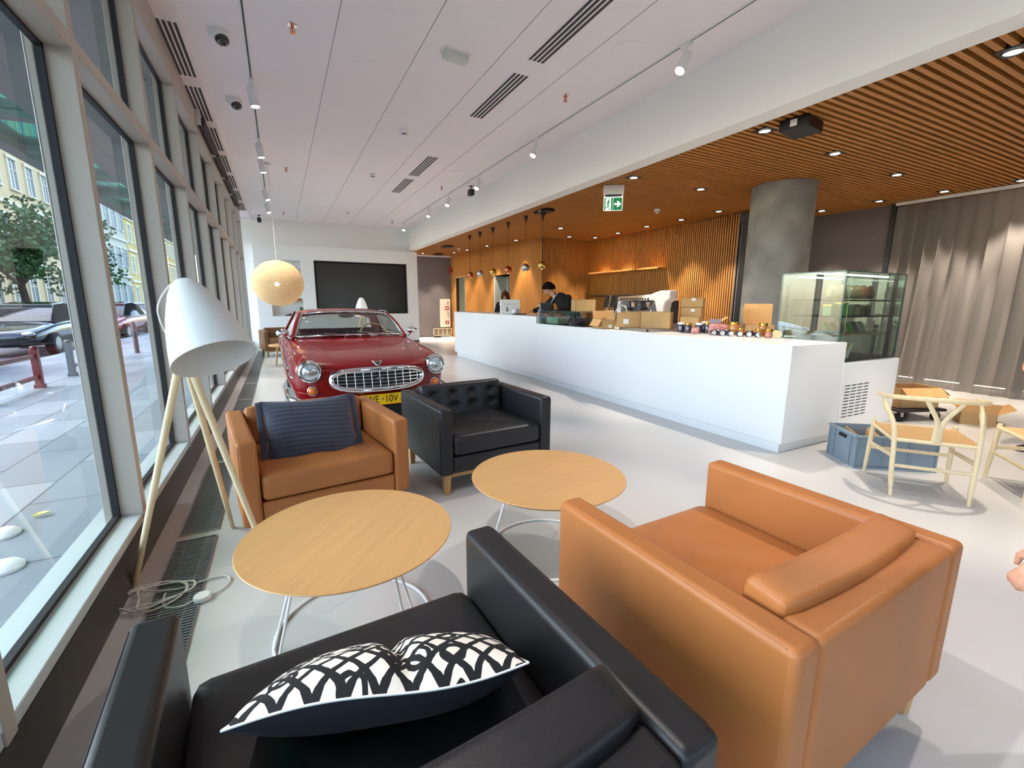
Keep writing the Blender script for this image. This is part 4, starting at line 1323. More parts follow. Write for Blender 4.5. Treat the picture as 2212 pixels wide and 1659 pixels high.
# ---- coffee machine
em = thing('coffee_machine', 'white and chrome espresso machine behind the cardboard boxes', 'coffee machine', (5.02, 5.20, 1.012), R(-90 + 4))
MB().box(-0.46, 0.42, -0.16, 0.2, 0.0, 0.07).build('drip_tray', 'steel', em, bevel=0.01)
MB().box(-0.44, 0.4, 0.02, 0.2, 0.07, 0.4).build('rear_body', 'dark_steel', em, bevel=0.01)
MB().prism([(-0.47, 0.39), (-0.45, 0.46), (0.3, 0.50), (0.3, 0.40)], -0.2, 0.2).build('top_cover', 'chrome', em, bevel=0.012)
mb = MB()
for k in range(12):
    mb.box(-0.4 + k * 0.05, -0.37 + k * 0.05, -0.206, -0.2, 0.41, 0.435)
mb.build('top_vents', 'ink', em)
MB().prism([(0.12, 0.41), (0.16, 0.48), (0.38, 0.54), (0.56, 0.54), (0.56, 0.42), (0.48, 0.37), (0.45, 0.2), (0.45, 0.0), (0.34, 0.0), (0.33, 0.24), (0.28, 0.39)], -0.2, -0.04).build('side_panel', mat('pearl white enamel', (226, 212, 208), 0.25, coat=0.5), em, bevel=0.02, seg=3)
MB().prism([(-0.49, 0.30), (-0.47, 0.45), (-0.41, 0.45), (-0.41, 0.0), (-0.46, 0.0)], -0.18, 0.19).build('side_panel', 'white_gloss', em, bevel=0.015)
for x in (-0.2, 0.1):
    g_ = MB().cyl((x, -0.1, 0.28), (x, -0.1, 0.38), 0.04, 0.05, 20).build('brew_group', 'chrome', em, bevel=0.005)
    MB().tube([(x, -0.1, 0.29), (x, -0.28, 0.27)], [0.014, 0.018], 10).build('portafilter', 'black_plastic', g_)
for x in (-0.4, 0.27):
    MB().tube(catmull([(x, -0.16, 0.38), (x - 0.02, -0.22, 0.3), (x, -0.24, 0.16)], 6), 0.006, 8).build('steam_wand', 'chrome', em)
tag(MB().tube(catmull([(4.66, 5.52, 1.012), (4.66, 5.53, 1.2), (4.68, 5.48, 1.32), (4.70, 5.36, 1.32), (4.70, 5.3, 1.2), (4.70, 5.29, 1.012)], 8), 0.01, 10).build('bent_hose', mat('braided hose', (190, 180, 160), 0.35, metal=0.6)), 'curved braided water hose left of the coffee machine', 'hose')
# ---- back bar: shelf, worktop, grinder, menu holders
bc = thing('back_worktop', 'worktop along the oak slat wall behind the bar', 'worktop', (7.8, 8.2, 0))
MB().box(-0.3, 0.3, -2.2, 2.4, 0.1, 0.92).build('cupboard', 'slat_v', bc)
MB().box(-0.32, 0.31, -2.22, 2.42, 0.92, 0.96).build('top', 'black_metal', bc)
MB().box(-0.26, 0.3, -2.15, 2.35, 0, 0.1).build('plinth', 'black_metal', bc)
tag(MB().box(7.84, 8.118, 7.9, 10.55, 2.16, 2.20).build('wall_shelf', 'slat_v', bevel=0.003), 'oak wall shelf, upper of two on the slat wall', 'shelf')
tag(MB().box(7.90, 8.118, 7.92, 10.55, 1.545, 1.575).build('wall_shelf', 'black_metal', bevel=0.003), 'dark wall shelf, lower of two on the slat wall', 'shelf')
t = thing('coffee_grinder', 'black coffee grinder on the back worktop', 'coffee grinder', (7.66, 8.72, 0.961))
MB().box(-0.16, 0.16, -0.27, 0.27, 0, 0.42).build('grinder_body', 'black_plastic', t, bevel=0.015)
MB().box(-0.12, 0.12, -0.16, 0.2, 0.42, 0.58).build('hopper', 'black_metal', t, bevel=0.02)
MB().cyl((-0.17, 0, 0.3), (-0.16, 0, 0.3), 0.02).build('knob', 'steel', t)
for i, (y, lab) in enumerate(((9.40, 'left dark tablet on a white stand on the back worktop'), (9.14, 'right dark tablet on a white stand beside the grinder'))):
    t = thing('tablet_stand', lab, 'tablet', (7.64, y, 0.961), R(0))
    MB().box(-0.08, 0.08, -0.09, 0.09, 0, 0.012).box(-0.01, 0.01, -0.012, 0.012, 0.01, 0.3).build('stand', 'white_plastic', t, bevel=0.003)
    mb = MB(); mb.X = Matrix.Translation((-0.02, 0, 0.44)) @ Matrix.Rotation(R(12), 4, 'Y')
    mb.box(-0.008, 0.008, -0.1, 0.1, -0.16, 0.16)
    mb.build('tablet', 'screen', t, bevel=0.008)
    mb = MB(); mb.X = Matrix.Translation((-0.02, 0, 0.44)) @ Matrix.Rotation(R(12), 4, 'Y')
    mb.box(0.008, 0.014, -0.1, 0.1, -0.16, 0.16)
    mb.build('back_shell', 'white_plastic', t, bevel=0.003)

# ---- on the raised counter
ZH = 1.131
t = thing('till_screen', 'black till screen in front of the barista', 'monitor', (4.5, 7.28, ZH), R(-70))
MB().box(-0.09, 0.09, -0.07, 0.07, 0, 0.015).box(-0.02, 0.02, -0.01, 0.01, 0.01, 0.12).build('stand', 'black_plastic', t, bevel=0.004)
mb = MB(); mb.X = Matrix.Translation((0, -0.01, 0.14)) @ Matrix.Rotation(R(18), 4, 'X')
mb.box(-0.15, 0.15, -0.015, 0.015, -0.1, 0.1)
mb.build('screen', 'black_plastic', t, bevel=0.01)
t = thing('soap_dispenser', 'grey pump bottle of hand sanitiser on the raised counter', 'pump bottle', (4.30, 7.22, ZH))
MB().lathe([(0.001, 0), (0.036, 0), (0.04, 0.006), (0.04, 0.1), (0.03, 0.12), (0.014, 0.13), (0.001, 0.13)], 24).build('bottle', mat('grey translucent bottle', (120, 128, 136), 0.3, coat=0.3), t)
MB().tube([(0, 0, 0.13), (0, 0, 0.19)], 0.008, 10).tube(catmull([(0.01, 0, 0.195), (-0.02, 0.0, 0.2), (-0.045, 0.02, 0.18)], 4), 0.008, 10).build('pump', 'white_plastic', t)
t = thing('appliance_box', 'white carton with a printed machine picture on the raised counter', 'box', (4.38, 8.62, ZH), R(-20))
MB().box(-0.2, 0.2, -0.1, 0.1, 0, 0.3).build('carton', 'paper', t, bevel=0.004)
mb = MB()
mb.X = Matrix.Translation((0, -0.1015, 0))
mb.box(-0.14, 0.16, 0, 0.0012, 0.20, 0.206).box(0.03, 0.14, 0, 0.0012, 0.14, 0.144)
mb.prism([(-0.09, 0.05), (-0.095, 0.10), (-0.075, 0.13), (-0.09, 0.16), (-0.07, 0.165), (-0.055, 0.12), (-0.04, 0.08), (-0.05, 0.05)], 0, 0.0012)
mb.build('printed_picture', mat('grey print', (120, 124, 128), 0.7), t, smooth=0)
tag(MB().pad(4.34, 8.25, ZH + 0.06, 0.14, 0.12, 0.09, 0.03, 7, lambda x, y, z: (0.01 * math.sin(7 * y), 0.01 * math.sin(6 * x), 0.012 * math.sin(5 * x + 4 * y))).build('plastic_bag', mat('clear crumpled bag', (222, 222, 226), 0.2, coat=0.5), smooth=180), 'crumpled clear bag beside the white carton', 'bag')
tag(MB().box(4.2, 4.42, 7.95, 8.15, ZH, ZH + 0.02).build('dark_tray', 'dark_steel', bevel=0.005), 'flat dark tray on the raised counter', 'tray')

# ================================================================== CURTAIN SIDE
def curtain_mat():
    m = bpy.data.materials.new('sheer grey curtain')
    m.use_nodes = True
    nt = m.node_tree
    for n in list(nt.nodes):
        if n.type != 'OUTPUT_MATERIAL':
            nt.nodes.remove(n)
    out = [n for n in nt.nodes if n.type == 'OUTPUT_MATERIAL'][0]
    d = nt.nodes.new('ShaderNodeBsdfDiffuse'); d.inputs[0].default_value = (*lin((172, 164, 158)), 1)
    tl = nt.nodes.new('ShaderNodeBsdfTranslucent'); tl.inputs[0].default_value = (*lin((172, 164, 158)), 1)
    tr = nt.nodes.new('ShaderNodeBsdfTransparent'); tr.inputs[0].default_value = (1, 1, 1, 1)
    a = nt.nodes.new('ShaderNodeMixShader'); a.inputs[0].default_value = 0.3
    b_ = nt.nodes.new('ShaderNodeMixShader'); b_.inputs[0].default_value = 0.28
    nt.links.new(d.outputs[0], a.inputs[1]); nt.links.new(tl.outputs[0], a.inputs[2])
    nt.links.new(a.outputs[0], b_.inputs[1]); nt.links.new(tr.outputs[0], b_.inputs[2])
    nt.links.new(b_.outputs[0], out.inputs[0])
    return m
M['curtain'] = curtain_mat()
cu = thing('curtain', 'sheer grey curtain hanging in folds at the right', 'curtain', (9.6, 1.0, 0))
def cfn(u, v):
    y = 4.2 - 8.2 * u
    z = 3.04 * v
    t_ = 1 - v
    ph = 2 * PI * u * 44 + 1.6 * math.sin(9.0 * u) + 0.6 * math.sin(23 * u)
    amp = 0.05 + 0.028 * math.sin(29 * u) + 0.025 * t_
    x = 9.76 - 0.35 * t_ ** 3 * (0.4 + 0.8 * u) - 0.1 * u
    return (x + amp * math.sin(ph) - 9.6, y + 0.035 * math.cos(ph) + 0.05 * t_ * math.sin(6 * u * PI) - 1.0, z + 0.012)
MB().grid(cfn, 900, 12).build('fabric', 'curtain', cu, smooth=180)
MB().box(0.05, 0.12, -3.6, 3.22, 3.055, 3.095).build('track', 'white_matte', cu)
k = 0
for y0, y1 in ((3.88, 4.14), (3.22, 3.70), (2.66, 3.04), (2.0, 2.46)):
    t = thing('floor_light', ['first', 'second', 'third', 'fourth'][k] + ' lit floor light strip from the left behind the curtain', 'floor light', (10.42, (y0 + y1) / 2, 0.0), 0, 'floor lights behind the curtain')
    h_ = (y1 - y0) / 2
    MB().box(-0.05, 0.05, -h_, h_, 0, 0.02).build('housing', 'steel', t)
    MB().box(-0.04, 0.04, -h_ + 0.01, h_ - 0.01, 0.02, 0.026).build('diffuser', 'strip', t)
    k += 1
for x0, x1, lab in ((4.6, 5.2, 'left lit floor light below the far grey wall'), (5.52, 5.98, 'right lit floor light below the heater grille')):
    t = thing('floor_light', lab, 'floor light', ((x0 + x1) / 2, 16.70, 0.0), 0, 'floor lights at the far grey wall')
    h_ = (x1 - x0) / 2
    MB().box(-h_, h_, -0.07, 0.07, 0, 0.02).build('housing', 'steel', t)
    MB().box(-h_ + 0.01, h_ - 0.01, -0.06, 0.06, 0.02, 0.026).build('diffuser', 'strip', t)

# ---- wishbone chairs
def wishbone(label, loc, rz):
    t = thing('wishbone_chair', label, 'chair', loc, rz, 'pale wishbone chairs')
    r0 = 0.0175
    for s in (-1, 1):
        MB().tube(catmull([(s * 0.215, -0.235, 0), (s * 0.225, -0.21, 0.2), (s * 0.232, -0.19, 0.42), (s * 0.245, -0.15, 0.54), (s * 0.27, -0.05, 0.63), (s * 0.272, -0.0, 0.70)], 8), [0.0125] * 4 + [0.0165] * 24 + [0.0185] * 5 + [0.014] * 8, 12).build('rear_leg', 'ash', t)
        MB().tube([(s * 0.262, 0.258, 0), (s * 0.255, 0.245, 0.22), (s * 0.25, 0.235, 0.44), (s * 0.248, 0.232, 0.455)], [0.012, 0.0165, 0.018, 0.013], 12).build('front_leg', 'ash', t)
        MB().tube([(s * 0.255, 0.24, 0.26), (s * 0.228, -0.2, 0.29)], 0.011, 10, flat=1.5).build('side_stretcher', 'ash', t)
        MB().tube([(s * 0.25, 0.24, 0.415), (s * 0.232, -0.19, 0.405)], 0.014, 10).build('seat_rail', 'ash', t)
    MB().tube([(-0.228, -0.205, 0.22), (0.228, -0.205, 0.22)], 0.011, 10, flat=1.2).build('rear_stretcher', 'ash', t)
    MB().tube([(-0.257, 0.245, 0.22), (0.257, 0.245, 0.22)], 0.011, 10, flat=1.2).build('front_stretcher', 'ash', t)
    MB().tube([(-0.25, 0.24, 0.42), (0.25, 0.24, 0.42)], 0.014, 10).build('seat_rail', 'ash', t)
    MB().tube([(-0.232, -0.19, 0.41), (0.232, -0.19, 0.41)], 0.014, 10).build('seat_rail', 'ash', t)
    rail = [(-0.285, 0.09, 0.70)] + [(0.29 * math.sin(a), -0.02 - 0.235 * math.cos(a), 0.70 + 0.03 * max(0, math.cos(a))) for a in [R(d) for d in range(-92, 93, 8)]] + [(0.285, 0.09, 0.70)]
    MB().tube(rail, [0.012] + [0.0165] * (len(rail) - 2) + [0.012], 12).build('back_rail', 'ash', t)
    def seat(u, v):
        w_ = 0.232 + 0.02 * v
        x = (u - 0.5) * 2 * w_
        y = -0.19 + 0.43 * v
        d = max(abs(u - 0.5) * 2, abs(v - 0.5) * 2)
        return (x, y, 0.432 - 0.016 * (1 - d))
    MB().shell(seat, 24, 24, 0.022).build('seat', 'rush', t, smooth=0)
    # Y-shaped splat
    sp = MB()
    sp.tube([(0, -0.195, 0.42), (0, -0.205, 0.53)], [0.03, 0.028], 10, flat=0.3, upv=(0, 1, 0))
    for s in (-1, 1):
        sp.tube(catmull([(s * 0.012, -0.203, 0.50), (s * 0.022, -0.212, 0.58), (s * 0.065, -0.228, 0.66), (s * 0.095, -0.236, 0.715)], 6), 0.0145, 10, flat=0.45, upv=(0, 1, 0))
    sp.build('splat', 'ash', t)
    return t
wc = wishbone('pale wishbone chair with woven seat in front of the blue crate', (4.195, 1.43, 0), R(-52.5))
dup(wc, (4.93, 0.92, 0), R(38), 'pale wishbone chair cut off by the right edge of the photo')
w3 = thing('wishbone_chair', 'wishbone chair whose back shows behind the raised counter', 'chair', (5.75, 11.55, 0), R(20))
for ch in wc.children:
    c = ch.copy(); COL.objects.link(c); c.parent = w3

# ---- crate, trolley and loose cartons by the counter end
cr = thing('crate', 'blue grey plastic crate behind the wishbone chair', 'crate', (4.61, 1.86, 0), R(-35.5))
wv, dv, hv = 0.63, 0.42, 0.29
mb = MB().box(-wv / 2 + 0.02, wv / 2 - 0.02, -dv / 2 + 0.02, dv / 2 - 0.02, 0.004, 0.012)
for s in (-1, 1):
    mb.box(-wv / 2 + 0.012, wv / 2 - 0.012, s * (dv / 2 - 0.012) - 0.003, s * (dv / 2 - 0.012) + 0.003, 0, hv)
    mb.box(s * (wv / 2 - 0.012) - 0.003, s * (wv / 2 - 0.012) + 0.003, -dv / 2 + 0.012, dv / 2 - 0.012, 0, hv)
for s in (-1, 1):
    for x in (-0.31, -0.1, 0.1, 0.305):
        mb.box(x - 0.006, x + 0.006, s * (dv / 2 - 0.012), s * (dv / 2 - 0.001), 0.01, hv - 0.02)
    for y in (-0.2, -0.12, 0.12, 0.2):
        mb.box(s * (wv / 2 - 0.012), s * wv / 2, y - 0.006, y + 0.006, 0.01, hv - 0.02)
mb.build('crate_body', 'crate', cr, smooth=0)
mb = MB()
for s in (-1, 1):
    mb.box(-wv / 2, wv / 2, s * dv / 2 - 0.012, s * dv / 2 + 0.008 if s < 0 else s * dv / 2, hv - 0.022, hv)
    mb.box(s * wv / 2 - 0.012, s * wv / 2 + 0.004, -dv / 2, dv / 2, hv - 0.022, hv)
    mb.box(-wv / 2, wv / 2, s * dv / 2 - 0.01, s * dv / 2, 0, 0.016)
mb.build('rim', 'crate', cr, bevel=0.003)
for s in (-1, 1):
    MB().box(s * (wv / 2 - 0.002) - 0.004, s * (wv / 2 - 0.002) + 0.004, -0.05, 0.05, hv - 0.07, hv - 0.04).build('grip', 'ink', cr, smooth=0)
random.seed(8)
for i, l in enumerate(('left', 'middle', 'right')):
    mb = MB(); mb.X = Matrix.Translation((4.61, 1.86, 0.014)) @ Matrix.Rotation(R(-35.5), 4, 'Z') @ Matrix.Translation((-0.19 + 0.19 * i, 0, 0)) @ Matrix.Rotation(R(6 * (i - 1)), 4, 'Z')
    mb.box(-0.075, 0.075, -0.14, 0.14, 0.0, 0.005).hexa([(-0.075, -0.14, 0), (-0.07, -0.14, 0), (-0.07, 0.14, 0), (-0.075, 0.14, 0), (-0.05, -0.13, 0.25 - 0.03 * i), (-0.045, -0.13, 0.25 - 0.03 * i), (-0.045, 0.12, 0.27), (-0.05, 0.12, 0.27)])
    tag(mb.build('cardboard_piece', 'card_in', smooth=0), l + ' folded piece of cardboard inside the blue crate', 'cardboard', 'cardboard pieces in the crate')
tl = thing('trolley', 'low black platform trolley beside the counter end', 'trolley', (6.75, 2.55, 0), R(-20))
MB().box(-0.32, 0.32, -0.24, 0.24, 0.12, 0.15).build('platform', 'black_plastic', tl, bevel=0.008)
for sx in (-0.24, 0.24):
    for sy in (-0.18, 0.18):
        wv_ = MB().cyl((sx, sy - 0.02, 0.055), (sx, sy + 0.02, 0.055), 0.055, None, 20).build('wheel', 'tyre', tl, bevel=0.006)
        MB().box(sx - 0.02, sx + 0.02, sy - 0.026, sy + 0.026, 0.06, 0.122).build('caster_fork', 'steel', wv_)
carton('cardboard box riding on the black trolley', (6.78, 2.55, 0.152), R(-24), (0.5, 0.34, 0.24), ((0, 130, 0.14), (1, 125, 0.16)))
carton('open cardboard box lying on the floor past the trolley', (7.25, 2.05, 0.0), R(24), (0.4, 0.3, 0.14), ((0, 60, 0.16), (1, 70, 0.18), (2, 45, 0.16), (3, 40, 0.18)))
# ================================================================== CEILING FIXTURES AND LAMPS
def nth(i, n=None):
    w_ = ['first', 'second', 'third', 'fourth', 'fifth', 'sixth', 'seventh', 'eighth', 'ninth', 'tenth', 'eleventh', 'twelfth']
    return w_[i]
# slot vents
def vent(label, x0, x1, y0, y1, z, group):
    t = thing('ceiling_vent', label, 'air vent', ((x0 + x1) / 2, (y0 + y1) / 2, z), 0, group)
    w_, l_ = (x1 - x0) / 2, (y1 - y0) / 2
    MB().box(-w_ - 0.012, w_ + 0.012, -l_ - 0.012, l_ + 0.012, -0.004, 0.002).build('frame', 'ceiling', t, smooth=0)
    mb = MB()
    for k in range(4):
        c = -w_ + (k + 0.5) * 2 * w_ / 4
        mb.box(c - w_ * 0.15, c + w_ * 0.15, -l_, l_, -0.006, -0.003)
    mb.build('slots', mat('vent slot', (66, 66, 68), 0.8), t, smooth=0)
for i in range(7):
    y0 = 5.14 + 1.33 * i
    vent(nth(i) + ' slot vent from the camera in the white strip along the windows', -0.75, -0.585, y0, y0 + 1.06, HC - 0.035, 'slot vents along the windows')
for i, (y0, y1) in enumerate(((2.95, 4.31), (4.61, 5.86), (7.69, 8.96), (9.23, 10.46))):
    vent(nth(i) + ' slot vent from the camera in the middle of the white ceiling', 2.375, 2.565, y0, y1, HC, 'slot vents in the white ceiling')
# round speakers
for x, y, lab in ((3.16, 3.73, 'largest grey round speaker near the right track'), (1.02, 5.24, 'round speaker left of the box-shaped emergency light'), (1.02, 8.34, 'round speaker in the middle of the white ceiling'), (3.19, 8.36, 'round speaker beside the right track, deeper in the room'), (1.04, 11.5, 'round speaker near the end wall, nearer one'), (1.05, 13.1, 'round speaker near the end wall, farther one'), (2.52, 13.07, 'round speaker near the end wall, right one')):
    t = thing('ceiling_speaker', lab, 'speaker', (x, y, HC), 0, 'round ceiling speakers')
    MB().lathe([(0.001, -0.006), (0.155, -0.006), (0.155, 0.002), (0.001, 0.002)], 40).build('grille', mat('speaker grille', (142, 138, 143), 0.8), t)
    MB().lathe([(0.155, -0.007), (0.168, -0.004), (0.168, 0.002), (0.155, 0.002)], 40).build('rim', 'ceiling', t)
# sprinklers
src = None
for i, (x, y) in enumerate(((0.29, 4.78), (3.15, 4.79), (0.3, 9.54), (3.2, 9.46), (0.29, 14.2), (3.2, 14.1))):
    lab = ['near', 'middle', 'far'][i // 2] + (' sprinkler head on the window side of the white ceiling' if i % 2 == 0 else ' sprinkler head on the bar side of the white ceiling')
    if src is None:
        src = thing('sprinkler', lab, 'sprinkler', (x, y, HC), 0, 'ceiling sprinklers')
        MB().lathe([(0.001, -0.004), (0.04, -0.006), (0.042, 0.001), (0.001, 0.001)], 24).build('escutcheon', 'chrome', src)
        MB().cyl((0, 0, 0), (0, 0, -0.03), 0.014, None, 14).tube([(-0.016, 0, -0.03), (-0.018, 0, -0.05), (0, 0, -0.066)], 0.004, 8).tube([(0.016, 0, -0.03), (0.018, 0, -0.05), (0, 0, -0.066)], 0.004, 8).build('frame_arms', 'copper', src)
        MB().cyl((0, 0, -0.03), (0, 0, -0.06), 0.004, None, 8).build('glass_bulb', 'red_sign', src)
        MB().lathe([(0.001, -0.07), (0.022, -0.07), (0.022, -0.067), (0.001, -0.066)], 16).build('deflector', 'copper', src)
    else:
        dup(src, (x, y, HC), None, lab)
# smoke detectors
for x, y, z, lab in ((1.75, 6.75, HC, 'white smoke detector nearest the camera on the white ceiling'), (1.76, 9.2, HC, 'white smoke detector in the middle of the white ceiling'), (1.82, 13.2, HC, 'white smoke detector near the end wall'), (5.38, 14.3, HW, 'white detector on the slat ceiling beyond the pendants'), (6.43, 6.58, HW, 'white detector on the slat ceiling right of the exit sign')):
    t = thing('smoke_detector', lab, 'smoke detector', (x, y, z), 0, 'smoke detectors')
    MB().lathe([(0.055, 0.0), (0.055, -0.015), (0.05, -0.04), (0.035, -0.05), (0.035, -0.062), (0.02, -0.075), (0.001, -0.076)], 28).build('detector_body', 'white_plastic', t)
    MB().lathe([(0.036, -0.05), (0.037, -0.052), (0.037, -0.06), (0.036, -0.062)], 28, cap=False).build('vents', 'ink', t)
# dome cameras
for y, lab in ((5.2, 'nearer white dome camera beside the window-side track'), (6.73, 'farther white dome camera beside the window-side track')):
    t = thing('dome_camera', lab, 'security camera', (-0.29, y, HC), 0, 'white dome cameras')
    MB().lathe([(0.085, 0.0), (0.088, -0.02), (0.08, -0.055), (0.062, -0.07), (0.001, -0.07)], 32).build('housing', 'white_plastic', t)
    MB().ell((0.02, -0.03, -0.075), (0.058, 0.058, 0.05), 24, 14).build('dome', mat('black dome', (18, 18, 20), 0.08, coat=1), t, smooth=180)
# emergency light box
t = thing('emergency_light', 'pale box-shaped emergency light on the white ceiling', 'emergency light', (1.71, 4.55, HC), R(8))
MB().pad(0, 0, -0.035, 0.26, 0.12, 0.07, 0.028, 8).build('diffuser', mat('milky plastic', (206, 208, 196), 0.4), t, smooth=180)
MB().box(-0.135, 0.135, -0.065, 0.065, -0.012, 0).build('base', 'white_plastic', t, bevel=0.003)

# tracks and track spots
for x, y0, y1, lab in ((-0.08, -2.0, 13.2, 'recessed lighting track along the window side'), (3.55, -2.0, 14.4, 'lighting track along the bar side')):
    t = thing('light_track', lab, 'lighting track', (x, (y0 + y1) / 2, HC))
    h_ = (y1 - y0) / 2
    MB().box(-0.024, -0.008, -h_, h_, -0.008, 0.0).box(0.008, 0.024, -h_, h_, -0.008, 0.0).build('track_rails', 'white_matte', t, smooth=0)
    MB().box(-0.008, 0.008, -h_, h_, -0.004, 0.0).build('track_slot', mat('track slot', (70, 66, 64), 0.6), t, smooth=0)
def track_spot(label, x, y, aim, group, power=105):
    t = thing('track_spotlight', label, 'spotlight', (x, y, HC), 0, group)
    MB().box(-0.018, 0.018, -0.06, 0.06, -0.035, -0.004).build('adapter', 'white_matte', t, bevel=0.004)
    MB().cyl((0, 0, -0.03), (0, 0, -0.09), 0.009).build('stem', 'white_matte', t)
    d = Vector(aim).normalized()
    c = Vector((0, 0, -0.14))
    a, b_ = c - d * 0.06, c + d * 0.13
    MB().tube([a - d * 0.012, a, b_, b_ - d * 0.004], [0.035, 0.048, 0.048, 0.041], 28).build('housing', 'white_matte', t)
    MB().cyl(b_ - d * 0.006, b_ + d * 0.001, 0.04, None, 28).build('lens', 'lens', t)
    spot_light('spot_beam', b_ + d * 0.02, b_ + d * 1.0, power, 62, 0.7, (1, 0.92, 0.86), 0.035, t)
    return t
gl_, gr_ = 'spotlights on the window-side track', 'spotlights on the bar-side track'
for i, (y, aim) in enumerate(((6.08, (0.12, -0.02, -1)), (8.07, (0.1, 0, -1)), (8.95, (0.12, 0.05, -1)), (11.3, (0.3, -0.15, -1)), (12.85, (0.25, -0.2, -1)))):
    track_spot(nth(i) + ' white spotlight from the camera on the window-side track', -0.08, y, aim, gl_)
for i, (y, aim) in enumerate(((3.39, (-0.55, -0.05, -0.9)), (6.15, (-0.5, -0.1, -0.9)), (8.33, (-0.4, -0.2, -0.9)), (10.05, (-0.35, -0.3, -0.9)), (11.52, (-0.3, -0.3, -0.9)), (14.05, (-0.3, -0.3, -0.9)))):
    track_spot(nth(i) + ' white spotlight from the camera on the bar-side track', 3.55, y, aim, gr_)
# spotlights of the same tracks above and behind the photographer
for i, (x, y, aim) in enumerate(((-0.08, 1.2, (0.35, 0.0, -1)), (3.55, 0.8, (-0.3, 0.1, -1)), (3.55, -1.2, (-0.3, 0.3, -1)))):
    track_spot(['spotlight of the window-side track above the near black armchair', 'spotlight of the bar-side track above the right tan armchair', 'spotlight of the bar-side track behind the photographer'][i], x, y, aim, gl_ if x < 0 else gr_)
# small black cameras
for x, y, z, lab in ((-0.32, 15.0, HC, 'small black camera hanging in the corner of the end wall'), (3.74, 9.17, HC, 'small black camera hanging beside the bar-side track')):
    t = thing('security_camera', lab, 'security camera', (x, y, z))
    MB().box(-0.03, 0.03, -0.03, 0.03, -0.015, 0).cyl((0, 0, -0.01), (0, 0, -0.07), 0.008).build('bracket', 'black_plastic', t)
    MB().box(-0.05, 0.05, -0.08, 0.08, -0.19, -0.07).build('camera_body', 'black_plastic', t, bevel=0.012)

# downlights in the slat ceiling
DL = [(4.65, 1.48), (9.44, 2.67), (4.51, 3.19), (5.89, 3.25), (7.57, 3.35), (9.31, 3.46), (9.22, 4.28), (9.23, 5.2), (4.54, 5.13), (5.89, 5.14), (7.58, 6.15), (7.64, 7.11), (7.64, 8.11), (7.7, 9.18), (7.7, 10.1), (7.0, 10.3), (6.03, 9.25), (6.08, 11.6), (5.9, 13.2), (5.75, 14.5), (5.65, 15.5), (5.5, 16.4), (4.75, 16.3), (7.6, 1.4), (5.9, 1.3), (9.4, 0.9), (4.7, -0.6), (6.6, -0.8)]
dlab = ['nearest the beam at the right edge', 'at the right edge above the curtain', 'beside the black projector box', 'right of the projector, over the display case', 'over the right side, above the trolley', 'above the curtain, second from its left end', 'at the left end of the curtain', 'in front of the grey wall beside the column', 'beside the exit sign', 'between the exit sign and the column', 'nearest the black post along the slat wall', 'second from the black post along the slat wall', 'third from the black post along the slat wall', 'fourth from the black post along the slat wall', 'in the inner corner of the slat walls', 'over the barista wall, nearest the short slat wall', 'over the bar behind the nearest pendant', 'nearest along the doorway slat wall', 'second along the doorway slat wall', 'third along the doorway slat wall', 'fourth along the doorway slat wall', 'above the fire cabinet', 'above the left part of the far grey wall', 'over the right side, out of view', 'over the wishbone chairs', 'above the curtain beyond the picture', 'over the near right corner', 'over the near right side']
dp = {10: 75, 11: 75, 12: 75, 13: 75, 14: 60, 15: 40, 17: 60, 18: 60, 19: 50, 20: 50, 21: 60, 22: 60, 6: 70, 7: 70, 5: 60, 1: 60, 9: 50}
src = None
for i, (x, y) in enumerate(DL):
    lab = 'lit square downlight in the slat ceiling ' + dlab[i]
    if src is None:
        src = thing('downlight', lab, 'downlight', (x, y, HW), 0, 'downlights in the slat ceiling')
        MB().box(-0.09, 0.09, -0.075, 0.075, -0.006, 0.01).build('frame', 'black_metal', src, bevel=0.003)
        MB().lathe([(0.062, -0.007), (0.066, -0.014), (0.056, -0.014), (0.05, -0.007)], 28, cap=False).build('ring', 'black_plastic', src)
        MB().lathe([(0.001, -0.0075), (0.053, -0.0075), (0.053, -0.0065), (0.001, -0.0065)], 28).build('lens', 'lens', src)
        t = src
    else:
        t = dup(src, (x, y, HW), None, lab)
    if i in (23,):
        pass
for i, (x, y) in enumerate(DL):
    aim = (x, y, 0)
    spot_light('downlight_beam', (x, y, HW - 0.03), aim, dp.get(i, 50) * 2.6, 64, 0.55, (1, 0.88, 0.74), 0.04)

# black projector boxes under the slat ceiling
for x, y, z0, dx, dy, lab in ((4.60, 2.88, 0.10, 0.17, 0.26, 'large black projector box under the slat ceiling'), (4.62, 7.67, 0.05, 0.10, 0.22, 'black box above the nearest pendant'), (4.85, 13.9, 0.04, 0.14, 0.2, 'black box under the slat ceiling beyond the farthest pendant'), (5.3, 16.2, 0.04, 0.14, 0.2, 'black box under the slat ceiling nearest the far grey wall')):
    t = thing('projector', lab, 'projector', (x, y, HW), R(10 if z0 > 0.09 else 0), 'black boxes under the slat ceiling')
    MB().box(-dx, dx, -dy / 2 if z0 > 0.09 else -dy, dy / 2 if z0 > 0.09 else dy, -z0, 0).build('box_body', 'black_metal', t, bevel=0.008)
    if z0 > 0.04:
        MB().box(-dx - 0.001, -dx, -0.03, 0.03, -z0 * 0.8, -z0 * 0.2).build('paper_label', 'paper', t)

